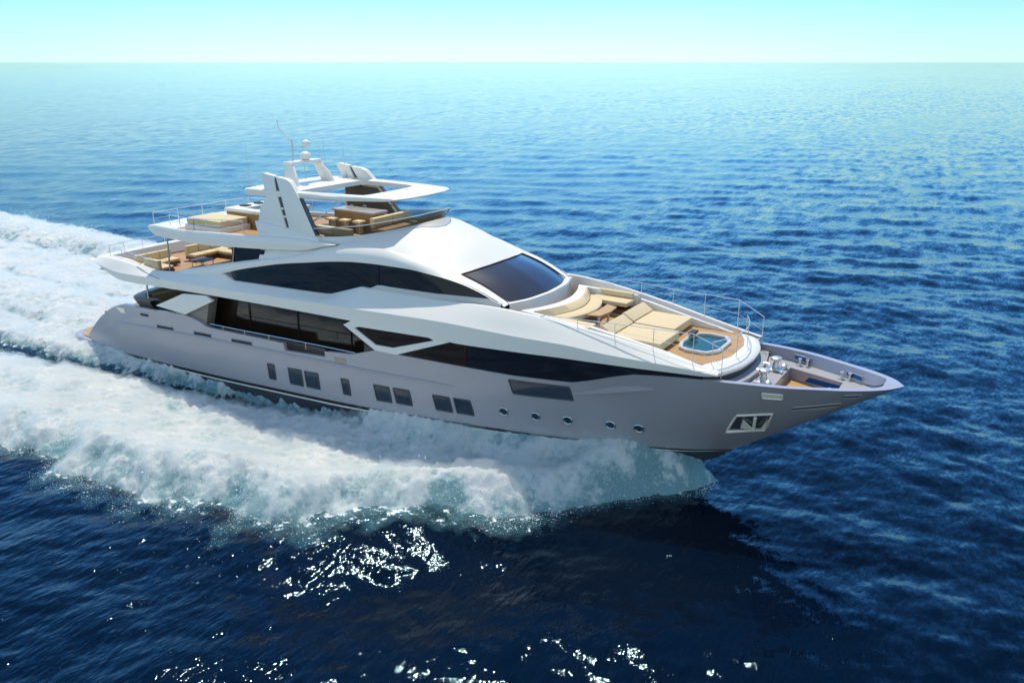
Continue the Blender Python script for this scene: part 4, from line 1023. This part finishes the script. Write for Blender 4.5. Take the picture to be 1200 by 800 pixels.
for p, h in (((12.7, -2.3, 9.62), 1.9), ((12.9, .9, 9.62), 1.9), ((13.0, 1.9, 9.62), 2.0), ((12.8, 2.4, 9.62), 1.8), ((14.2, 2.3, 9.7), 1.7)):
    tube('whip_antenna', [p, (p[0]-.05, p[1], p[2]+.45), (p[0]-.12, p[1], p[2]+h)], [.022, .014, .006], STEELDK, yacht, 5)
tube('fly_brace', [(16.2, -2.7, 8.15), (18.1, -2.2, 9.4)], .03, CHROME, yacht, 6)
tube('fly_brace', [(16.2, 2.7, 8.15), (18.1, 2.2, 9.4)], .03, CHROME, yacht, 6)

# rails of the open decks
def deck_rail(path, h0, r=.02, step=1, mids=(0.5,), fn=None):
    tops = [(x, y, z+h0) for x, y, z in path]
    posts = [((x, y, z), (x, y, z+h0)) for x, y, z in path[::step]]
    return rail('deck_rail', tops, posts, r, CHROME, [[(x, y, z+h0*m) for x, y, z in path] for m in mids])
deck_rail([(6.1, -2.95, 7.36), (6.05, -1.5, 7.36), (6.02, 0, 7.36), (6.05, 1.5, 7.36), (6.2, 2.9, 7.36), (7.6, 3.15, 7.38), (9.2, 3.2, 7.42), (10.8, 3.22, 7.5), (12.4, 3.24, 7.58)], .62, .022)
deck_rail([(7.3, -2.9, 7.42), (8.2, -3.0, 7.42), (9.4, -3.12, 7.44)], .55, .02)
deck_rail([(9.4, -3.12, 7.44), (10.4, -3.15, 7.5), (11.5, -3.15, 7.58), (12.9, -3.15, 7.66)], .58, .02)
deck_rail([(2.0, -3.0, 5.34), (1.75, -2.0, 5.32), (1.6, -.8, 5.3), (1.6, .6, 5.3), (1.75, 2, 5.32), (2.0, 3.0, 5.34), (3.6, 3.25, 5.36), (5.2, 3.3, 5.28), (7.0, 3.35, 5.24)], .52, .02)
deck_rail([(2.0, -3.0, 5.34), (3.3, -3.15, 5.38), (4.9, -3.2, 5.28), (6.1, -3.3, 5.22)], .42, .018)
for sd in (1, -1):
    tube('deck_post', [(7.38, -3.3*sd, 5.1), (7.42, -3.25*sd, 7.02)], .04, STEELDK, yacht, 8)
    tube('deck_post', [(12.1, -3.32*sd, 5.9), (12.3, -3.25*sd, 7.12)], .035, STEELDK, yacht, 8)

# ------------------------------------------------------------------ flybridge furniture
pad = tag(box('sun_pad', (8.35, -2.72, 7.62), (10.75, -1.05, 7.92), CREAM, None, 0.05, loc=(9.5, -1.9, 7.62), seg=3), 'cream sun pad on the flybridge stern beside the spa tub', 'sun pad')
box('pad_plinth', (8.3, -2.8, 7.26), (10.85, -1.0, 7.61), WHITE, yacht, 0.03)
tub = box('spa_tub', (9.0, -.85, 7.28), (11.9, 1.9, 8.05), VENEER, yacht, 0.03)
bm = bmesh.new()
oo = [(8.93, -.93), (11.97, -.93), (11.97, 1.98), (8.93, 1.98)]; ii = [(9.9, -.4), (11.4, -.4), (11.4, 1.3), (9.9, 1.3)]
V = [[bm.verts.new((x, y, z)) for x, y in P] for P, z in ((oo, 8.052), (oo, 8.19), (ii, 8.19), (ii, 7.9))]
for A, B in zip(V, V[1:]):
    for i in range(4): bm.faces.new((A[i], A[(i+1) % 4], B[(i+1) % 4], B[i]))
bmesh.ops.bevel(bm, geom=[e for e in bm.edges], offset=.025, segments=2, affect='EDGES')
finish(bm, 'tub_rim', WHITE, tub)
panel('tub_water', [(9.9, -.4, 8.1), (11.4, -.4, 8.1), (11.4, 1.3, 8.1), (9.9, 1.3, 8.1)], mat('spa_water', (0.05, .14, .16), .04), tub)
for yk in (0.0, .9):
    tag(box('head_cushion', (9.2, yk-.2, 8.19), (9.65, yk+.2, 8.25), BLACK, None, .025, loc=(9.4, yk, 8.19)), 'black head cushion on the %s of the white spa rim on the flybridge' % ('starboard side' if yk == 0 else 'port side'), 'cushion')
bar = box('bar_counter', (15.7, -.2, 7.45), (18.05, .62, 8.58), VENEER, yacht, .02)
bm = bmesh.new(); add_box(bm, (15.62, -.3, 8.58), (18.15, .72, 8.66), .02); finish(bm, 'counter_top', STONE, bar)
tube('bar_tap', [(17.2, .3, 8.66), (17.2, .3, 8.85), (17.2, .12, 8.86)], .02, CHROME, bar, 6)
tube('bar_tap', [(16.4, .3, 8.66), (16.4, .3, 8.80), (16.4, .12, 8.81)], .02, CHROME, bar, 6)
def make_stool(loc):
    t = thing('bar_stool', 'x', 'stool', loc, 'bar stools at the flybridge bar')
    def P(bm, n, m_): return finish(bm, n, m_, t)
    bm = bmesh.new(); add_box(bm, (-.24, -.2, .78), (.24, .2, .87), .035); P(bm, 'seat', CREAM)
    bm = bmesh.new(); add_lathe(bm, (0, 0, 0), [(.2, 0), (.2, .02), (.03, .04), (.03, .78)]); P(bm, 'leg', CHROME)
    bm = bmesh.new(); add_box(bm, (-.2, -.02, .3), (.2, .02, .74), .01); P(bm, 'footrest_panel', TAN)
    return t
st0 = make_stool((15.95, -.62, 7.44))
def dup(root, loc, label, rotz=None):
    r = root.copy(); COL.objects.link(r); r.location = loc; r['label'] = label
    if rotz is not None: r.rotation_euler = (0, 0, rotz)
    for ch in root.children:
        c = ch.copy(); COL.objects.link(c); c.parent = r
        for g in ch.children:
            d_ = g.copy(); COL.objects.link(d_); d_.parent = c
    return r
st0['label'] = 'cream bar stool at the wooden flybridge bar, the one nearest the stern'
dup(st0, (16.75, -.62, 7.45), 'cream bar stool at the wooden flybridge bar, middle of the three')
dup(st0, (17.6, -.62, 7.47), 'cream bar stool at the wooden flybridge bar, the one nearest the bow')

def sofa(name, label, loc, parts_, group=None, legs=True):
    """parts_: list of (kind, lo, hi, material) in local coordinates"""
    t = thing(name, label, 'sofa', loc, group)
    for kind, lo, hi, m_ in parts_:
        bm = bmesh.new(); add_box(bm, lo, hi, .05 if kind != 'base' else .015, 3)
        finish(bm, kind, m_, t)
    return t
def boxes(*a): return list(a)
# flybridge seating
sofa('lounge_sofa', 'tan corner sofa on the flybridge right in front of the bar counter', (18.7, .3, 7.5), [
    ('base', (-.45, -.9, 0), (.4, 1.6, .38), BROWN), ('seat_cushion', (-.45, -.9, .39), (.4, .33, .56), TAN), ('seat_cushion', (-.45, .36, .39), (.4, 1.6, .56), TAN),
    ('back_cushion', (-.5, -.9, .57), (-.22, .33, 1.0), CREAM), ('back_cushion', (-.5, .36, .57), (-.22, 1.6, 1.0), CREAM)])
sofa('curved_settee', 'tan settee at the flybridge bow end under the smoked screen', (20.0, 0.9, 7.52), [
    ('base', (-.45, -.7, 0), (.5, .8, .38), BROWN), ('seat_cushion', (-.45, -.7, .39), (.5, .8, .56), TAN), ('back_cushion', (.2, -.7, .57), (.5, .05, 1.05), TAN), ('back_cushion', (.2, .1, .57), (.5, .8, 1.05), TAN)])
sofa('long_settee', 'cream settee on the flybridge beside the starboard arch leg', (17.7, -1.9, 7.46), [
    ('base', (-1.0, -.45, 0), (1.0, .3, .34), BROWN), ('seat_cushion', (-1.0, -.45, .35), (-.02, .3, .52), CREAM), ('seat_cushion', (.02, -.45, .35), (1.0, .3, .52), CREAM),
    ('back_cushion', (-1.0, -.5, .53), (-.02, -.25, .86), CREAM), ('back_cushion', (.02, -.5, .53), (1.0, -.25, .86), CREAM)])

# ------------------------------------------------------------------ upper deck furniture
def L_sofa(name, label, loc, m_, l1, l2, sy):
    """a run across the deck (backrest aft) with a return running forward along one side"""
    P = [('base', (0, 0, .10), (.85, l1*sy, .24), BROWN) if sy > 0 else ('base', (0, l1*sy, .10), (.85, 0, .24), BROWN)]
    def yb(a, b): return (min(a*sy, b*sy), max(a*sy, b*sy))
    n = 3; w_ = l1/n
    for i in range(n):
        y0, y1 = yb(i*w_+.015, (i+1)*w_-.015)
        P.append(('seat_cushion', (.12, y0, .25), (.85, y1, .40), m_)); P.append(('back_cushion', (-.08, y0, .25), (.16, y1, .80), m_))
    y0, y1 = yb(l1-.85, l1)
    P.append(('base', (.86, y0, .10), (.86+l2, y1, .24), BROWN))
    n = 2; w_ = l2/n
    for i in range(n):
        P.append(('seat_cushion', (.87+i*w_, *yb(l1-.85, l1-.18)[:1], .25), (.87+(i+1)*w_-.03, yb(l1-.85, l1-.18)[1], .40), m_))
        P.append(('back_cushion', (.87+i*w_, yb(l1-.16, l1+.08)[0], .25), (.87+(i+1)*w_-.03, yb(l1-.16, l1+.08)[1], .80), m_))
    return sofa(name, label, loc, P)
L_sofa('deck_sofa', 'cream L-shaped sofa on the upper stern deck, the one by the starboard rail', (4.15, -.95, 4.78), CREAM, 2.1, 1.2, -1)
L_sofa('deck_sofa', 'cream L-shaped sofa on the upper stern deck, the one along the port side', (4.35, -.15, 4.79), CREAM, 2.3, 2.0, 1)
ct = thing('coffee_table', 'low glass-topped coffee table between the two cream sofas on the upper stern deck', 'table', (6.3, -.6, 4.83))
bm = bmesh.new(); add_box(bm, (5.9, -1.1, 5.18), (6.9, -.2, 5.22), .01); finish(bm, 'table_top', BROWN, ct, loc=(6.3, -.6, 4.83))
for x, y in ((6.0, -1.0), (6.8, -1.0), (6.0, -.3), (6.8, -.3)):
    bm = bmesh.new(); add_tube(bm, [(x, y, 4.84), (x, y, 5.18)], .025); finish(bm, 'leg', CHROME, ct, loc=(6.3, -.6, 4.83))

# ------------------------------------------------------------------ foredeck lounge
ZF = 5.27
aftc = spl([(27.12, -2.33, 0), (27.5, -1.4, 0), (27.72, -.4, 0), (27.74, 0, 0)], 14)
aftc = np.concatenate([aftc, (aftc*[1, -1, 1])[::-1][1:]])
zu = lambda x: 6.12-.045*(x-27.1)
# U-shaped surround: outer outline and inner outline
outer = [(30.0, -2.62)]+[(28.6, -2.46)]+[(p[0], p[1]) for p in aftc]+[(28.6, 2.46), (29.75, 2.62)]
inner = [(30.0, -2.45)]+[(28.6, -2.3)]+[(p[0]+.42, p[1]*.93) for p in aftc]+[(28.6, 2.3), (29.75, 2.45)]
bm = bmesh.new()
rows = [[(x, y, ZF-.02) for x, y in outer], [(x, y, zu(x)-.03) for x, y in outer], [(x+.02, y*.99, zu(x)) for x, y in outer], [(x, y, zu(x)) for x, y in inner], [(x, y, ZF) for x, y in inner]]
grid(bm, rows)
for e in (0, -1):
    bm.faces.new([bm.verts.new(r[e]) for r in rows])
sur = finish(bm, 'lounge_surround', WHITE, yacht, angle=40)
# seats
def arc_seat(k0, k1, z0, z1, ysc, mtl, name, cut=None):
    P = aftc if cut is None else aftc[cut[0]:cut[1]]
    a = [(p[0]+k0, p[1]*ysc, 0) for p in P]; b = [(p[0]+k1, p[1]*ysc, 0) for p in P]
    return a, b
lm = box('lounge_seat_base', (28.3, -2.25, ZF), (28.95, 2.25, ZF+.24), INNER, yacht, .01)
bm = bmesh.new()
A = [(p[0]+.46, p[1]*.90) for p in aftc]; B = [(p[0]+.72, p[1]*.86) for p in aftc]; Cc = [(p[0]+1.32, p[1]*.80) for p in aftc]
grid(bm, [[(x, y, zu(27.8)+.02) for x, y in A], [(x+.06, y, zu(27.8)+.03) for x, y in A], [(x, y, ZF+.62) for x, y in B], [(x-.1, y, ZF+.45) for x, y in B]])
finish(bm, 'back_cushion', CREAM, sur, angle=60)
for i0, i1 in ((0, 9), (9, 18), (18, 27)):
    bm = bmesh.new(); Bq, Cq = B[i0:i1+1] if i1 < 27 else B[i0:], Cc[i0:i1+1] if i1 < 27 else Cc[i0:]
    s_ = .012
    grid(bm, [[(x+.01, y, ZF+.43) for x, y in Bq], [(x+.01, y, ZF+.58) for x, y in Bq], [(x+.05, y, ZF+.605) for x, y in Bq], [(x-.05, y, ZF+.605) for x, y in Cq], [(x, y, ZF+.575) for x, y in Cq], [(x, y, ZF+.41) for x, y in Cq]])
    finish(bm, 'seat_cushion', CREAM, sur, angle=40)
bm = bmesh.new(); grid(bm, [[(x-.03, y, ZF+.262) for x, y in Cc], [(x-.03, y, ZF+.10) for x, y in Cc], [(x-.16, y, ZF+.10) for x, y in Cc], [(x-.16, y, ZF) for x, y in Cc]]); finish(bm, 'seat_plinth', BROWN, sur, angle=30)
for sd, xe in ((1, 29.95), (-1, 29.72)):
    y0, y1 = sorted((-2.28*sd, -1.52*sd))
    bm = bmesh.new(); add_box(bm, (28.0, y0, ZF+.42), (xe, y1, ZF+.595), .04, 3); finish(bm, 'seat_cushion', CREAM, sur)
    bm = bmesh.new(); add_box(bm, (28.85, y0+.03, ZF+.10), (xe-.03, y1-.03, ZF+.268), .01); finish(bm, 'seat_plinth', BROWN, sur)
    bm = bmesh.new(); add_box(bm, (28.3, y0+.06, ZF), (xe-.06, y1-.06, ZF+.249), .01); finish(bm, 'seat_base', INNER, sur)
    y0, y1 = sorted((-2.44*sd, -2.25*sd))
    if sd == -1:
        bm = bmesh.new(); add_box(bm, (28.1, y0, ZF+.6), (xe-.1, y1, zu(29)+.06), .04, 3); finish(bm, 'back_cushion', CREAM, sur)
fdt = thing('lounge_table', 'light wood pedestal table in front of the foredeck U-shaped sofa', 'table', (29.35, .1, ZF))
bm = bmesh.new(); add_prism(bm, [(29.12, -.75, ZF+.55), (29.62, -.62, ZF+.55), (29.72, .1, ZF+.55), (29.62, .85, ZF+.55), (29.12, 1.0, ZF+.55), (29.2, .1, ZF+.55)], (0, 0, .06), .015); finish(bm, 'table_top', TABLEWOOD, fdt, loc=(29.35, .1, ZF))
for y in (-.3, .5):
    bm = bmesh.new(); add_lathe(bm, (29.42, y, ZF), [(.16, 0), (.16, .02), (.05, .05), (.05, .55)]); finish(bm, 'leg', WHITE, fdt, loc=(29.35, .1, ZF))
# sun pads with raised heads
def sunpad(label, y0, y1, x0, x1):
    t = thing('foredeck_sun_pad', label, 'sun pad', ((x0+x1)/2, (y0+y1)/2, ZF), 'sun pads on the foredeck')
    L = (((x0+x1)/2, (y0+y1)/2, ZF))
    bm = bmesh.new(); add_box(bm, (x0+.45, y0, ZF+.06), (x1, y1, ZF+.37), .05, 3); finish(bm, 'mattress', CREAM, t, loc=L)
    bm = bmesh.new()
    add_prism(bm, [(x0, y0+.01, ZF+.30), (x0-.05, y0+.01, ZF+.62), (x0+.05, y0+.01, ZF+.66), (x0+.46, y0+.01, ZF+.41), (x0+.45, y0+.01, ZF+.372)], (0, y1-y0-.02, 0), .02); finish(bm, 'headrest', CREAM, t, loc=L)
    bm = bmesh.new(); add_box(bm, (x0+.1, y0+.05, ZF), (x1-.08, y1-.05, ZF+.3), .02); finish(bm, 'plinth', BROWN, t, loc=L)
sunpad('cream foredeck sun pad with raised head, the one nearest the starboard side', -1.86, -.06, 30.3, 32.62)
sunpad('cream foredeck sun pad with raised head, the one on the port side', .06, 1.90, 30.25, 32.36)
# side walls of the sun-pad well running forward into the white bow lip
for sd in (1, -1):
    wx = np.array([30.05, 30.5, 32, 33, 34, 34.35]); wy = np.array([2.14, 2.12, 2.0, 1.96, 1.98, 1.9]); wz = np.array([5.96, 5.89, 5.63, 5.46, 5.25, 5.2])
    rows = [np.stack([wx, -(wy+.15), 0*wx+ZF-.02], 1), np.stack([wx, -(wy+.15), wz-.02], 1), np.stack([wx, -(wy+.12), wz], 1), np.stack([wx, -(wy+.02), wz], 1), np.stack([wx, -wy, wz-.02], 1), np.stack([wx, -wy, 0*wx+ZF-.02], 1)]
    bm = bmesh.new(); grid(bm, rows, sd)
    bm.faces.new([bm.verts.new((r[0][0], r[0][1]*sd, r[0][2])) for r in rows]); finish(bm, 'well_wall', WHITE, yacht, angle=40)
# white bow lip
lo_ = spl([(34.2, -2.28, 0), (34.8, -2.22, 0), (35.1, -1.7, 0), (35.36, -.8, 0), (35.42, 0, 0)], 14); lo_ = np.concatenate([lo_, (lo_*[1, -1, 1])[::-1][1:]])
li_ = spl([(33.9, -1.95, 0), (34.25, -1.85, 0), (34.55, -1.3, 0), (34.72, -.6, 0), (34.76, 0, 0)], 14); li_ = np.concatenate([li_, (li_*[1, -1, 1])[::-1][1:]])
def zr(P, z, dx=0): q = P.copy(); q[:, 2] = z; q[:, 0] += dx; return q
bm = bmesh.new()
grid(bm, [zr(li_, 4.9), zr(li_, 5.24), zr(li_*.97+lo_*.03, 5.26), zr(li_*.4+lo_*.6, 5.24), zr(lo_*.95+li_*.05, 5.14), zr(lo_, 5.08), zr(lo_, 4.98, -.03)])
finish(bm, 'bow_lip', WHITE, yacht, angle=40)
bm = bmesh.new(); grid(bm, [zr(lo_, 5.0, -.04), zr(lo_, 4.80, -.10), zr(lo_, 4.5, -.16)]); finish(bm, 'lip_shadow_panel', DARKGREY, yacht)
# foredeck spa
spx, spy = 33.55, 0.05
octo = [(32.78, -.4), (32.95, -.95), (33.3, -1.15), (34.05, -1.1), (34.36, -.6), (34.36, .65), (34.05, 1.15), (33.3, 1.2), (32.95, 1.0), (32.78, .45)]
inno = [(spx+(x-spx)*.84, spy+(y-spy)*.87) for x, y in octo]
bm = bmesh.new()
V = [[bm.verts.new((x, y, z)) for x, y in P] for P, z in ((octo, ZF+.003), (octo, ZF+.10), (inno, ZF+.10), (inno, ZF-.35))]
n = len(octo)
for A, B in zip(V, V[1:]):
    for i in range(n): bm.faces.new((A[i], A[(i+1) % n], B[(i+1) % n], B[i]))
bmesh.ops.bevel(bm, geom=[e for e in bm.edges], offset=.02, segments=2, affect='EDGES')
spa = finish(bm, 'foredeck_spa', INNER, yacht, angle=40)
wm = vary(mat('teal_spa_water', (0.025, .085, .085), .12, 0, 0, .2), 3, .3)
bm = bmesh.new(); bm.faces.new([bm.verts.new((spx+(x-spx)*.99, spy+(y-spy)*.99, ZF+.014)) for x, y in inno]); finish(bm, 'spa_water', wm, spa)
bm = bmesh.new(); add_box(bm, (32.8, .25, ZF+.17), (33.05, .75, ZF+.27), .03); tag(finish(bm, 'head_rest', BLACK, None, loc=(32.92, .5, ZF+.17)), 'black head cushion on the rim of the foredeck spa', 'cushion')
# foredeck rails
for sd in (1, -1):
    B0 = lambda x: -(float(b_hi(x))-.08)*sd
    ptz = [(28.35, 6.19, 6.22), (28.55, 6.19, 6.30), (29.8, 6.04, 6.32), (31.2, 5.85, 6.34), (32.6, 5.6, 6.36), (34.0, 5.36, 6.38)] if sd == 1 else [(28.0, 6.22, 6.28), (28.6, 6.18, 6.42), (29.8, 6.02, 6.46), (31.25, 5.83, 6.42), (32.62, 5.58, 6.46), (34.0, 5.36, 6.46)]
    tops = [(x, B0(x), zt_) for x, _, zt_ in ptz]
    posts = [((x, B0(x), zb_), (x, B0(x), zt_)) for x, zb_, zt_ in ptz[2:]]
    wire = [(x, B0(x), zb_*.5+zt_*.5) for x, zb_, zt_ in ptz[2:]]
    ex = (34.95, -2.27*sd)
    tops.append((35.0, ex[1], 5.98 if sd == -1 else 6.0)); posts.append(((35.0, ex[1], 4.98), (35.0, ex[1], 5.99))); wire.append((35.0, ex[1], 5.45))
    rail('foredeck_rail', tops, posts, .015, CHROME, [wire])
# inner pulpit round the spa
pp = [(34.5, -1.85), (34.75, -1.3), (34.95, -.6), (35.0, 0), (34.95, .6), (34.75, 1.3), (34.5, 1.85)]
rail('spa_rail', [(x, y, 6.05) for x, y in pp], [((x, y, 5.24), (x, y, 6.05)) for x, y in pp[::2]], .015, CHROME, [[(x, y, 5.65) for x, y in pp]])

# ------------------------------------------------------------------ mooring deck
ZB = 4.56
xs = np.linspace(34.0, 39.7, 30)
wellx0, wellx1 = 36.4, 38.35
bm = bmesh.new()
def by(x): return np.array([max(0.02, min(float(b_lo(q))-.24, hull_y(float(q), ZB+.02*(float(q)-36))-.06)) for q in np.atleast_1d(x)])
seg1 = np.linspace(34.0, wellx0, 12); seg2 = np.linspace(wellx0, wellx1, 10); seg3 = np.linspace(wellx1, 39.4, 10)
wyf = lambda x: np.interp(x, [wellx0, wellx1], [1.22, .55])
Z_ = lambda x: ZB+.02*(x-36)
grid(bm, [np.stack([seg1, -by(seg1), Z_(seg1)], 1), np.stack([seg1, 0*seg1, Z_(seg1)], 1), np.stack([seg1, by(seg1), Z_(seg1)], 1)])
for s_ in (1, -1): grid(bm, [np.stack([seg2, -by(seg2), Z_(seg2)], 1), np.stack([seg2, -wyf(seg2), Z_(seg2)], 1)], s_)
grid(bm, [np.stack([seg3, -by(seg3), Z_(seg3)], 1), np.stack([seg3, by(seg3), Z_(seg3)], 1)])
fd = finish(bm, 'mooring_deck', DECKGREY, yacht)
wl_ = [(wellx0, -1.22), (wellx1, -.55), (wellx1, .55), (wellx0, 1.22)]
bm = bmesh.new(); V = [[bm.verts.new((x, y, z)) for x, y in wl_] for z in (ZB+.008, 4.14)]
V = [[bm.verts.new((x, y, Z_(x))) for x, y in wl_], [bm.verts.new((x, y, 4.14)) for x, y in wl_]]
for i in range(4): bm.faces.new((V[0][i], V[0][(i+1) % 4], V[1][(i+1) % 4], V[1][i]))
for v in [v for v in bm.verts if not v.link_faces]: bm.verts.remove(v)
well = finish(bm, 'rope_well', GREY, yacht, smooth=False)
panel('well_teak', [(x, y, 4.15) for x, y in wl_], TEAK, well)
WB = mat('well_painted_reflection', (0.01, .08, .27), .6, 0, 0, .1)  # reflection of the blue sea painted as the pane's flat colour
def wallpt(t, z, side=1):   # along the port wall of the well
    x = wellx0+(wellx1-wellx0)*t; return (x, (wyf(x)-.012)*side, z)
for s_ in (1, -1):
    panel('well_window', [wallpt(.38, 4.42, s_), wallpt(.96, 4.47, s_), wallpt(.93, 4.28, s_), wallpt(.3, 4.22, s_)], WB, well)
# raised grey step behind the windlasses
prism('deck_step', [(34.6, -2.2, ZB+.0), (35.35, -2.15, ZB), (35.6, -1.0, ZB), (35.68, 0, ZB), (35.6, 1.0, ZB), (35.35, 2.15, ZB), (34.6, 2.2, ZB)], (0, 0, .16), DECKGREY, yacht, .03)
for sd in (1, -1):
    wd = lathe('windlass', (36.0, -.72*sd, ZB), [(.26, 0), (.27, .06), (.2, .10), (.12, .14), (.09, .30), (.13, .36), (.19, .40), (.19, .46), (.1, .49), (.002, .5)], CHROME, yacht, 20)
    bm = bmesh.new(); add_lathe(bm, (36.24, -.98*sd, ZB), [(.1, 0), (.1, .12), (.14, .14), (.06, .2), (.002, .21)], 14); add_box(bm, (35.7, -.9*sd-.12, ZB+.01), (36.3, -.9*sd+.22, ZB+.07), .02); finish(bm, 'windlass_motor', CHROME, wd)
    bm = bmesh.new()
    for k in range(6):
        t = k/5; add_box(bm, (36.05+.05*k-.03, -.72*sd-.2-.03*k, ZB+.02), (36.05+.05*k+.04, -.72*sd-.1-.02*k, ZB+.10), .015)
    add_tube(bm, [(35.75, -.4*sd, ZB+.12), (35.75, -.4*sd, ZB+.3)], .03, 8); add_tube(bm, [(35.65, -.4*sd, ZB+.3), (35.85, -.4*sd, ZB+.3)], .02, 8)
    finish(bm, 'chain_stopper', CHROME, wd)
    # mooring bitts
    for xb, yb_ in ((36.75, 1.62), (38.35, .92)):
        cb = box('mooring_bitts', (xb-.25, yb_*sd-.08, Z_(xb)-.0), (xb+.25, yb_*sd+.08, Z_(xb)+.04), CHROME, yacht, .015)
        for dx in (-.13, .13):
            bm = bmesh.new(); add_lathe(bm, (xb+dx, yb_*sd, Z_(xb)+.04), [(.045, 0), (.04, .17), (.07, .19), (.07, .22), (.002, .23)], 12); finish(bm, 'bollard', CHROME, cb)
    # openings through the bulwark with bright frames
    for x0, x1, z0, z1 in ((36.35, 36.95, 4.66, 4.86), (38.35, 38.9, 4.70, 4.88)):
        ins = lambda x, z: (x, (float(by(x)[0])-.015)*-sd, z)
        fp = panel('bulwark_opening', [ins(x0, z1), ins(x1, z1), ins(x1, z0), ins(x0, z0)], mat('sea_through_opening', (0.01, .10, .24), .15), yacht)
        tube('opening_frame', [ins(x0, z1), ins(x1, z1), ins(x1, z0), ins(x0, z0), ins(x0, z1)], .022, CHROME, fp, 6)
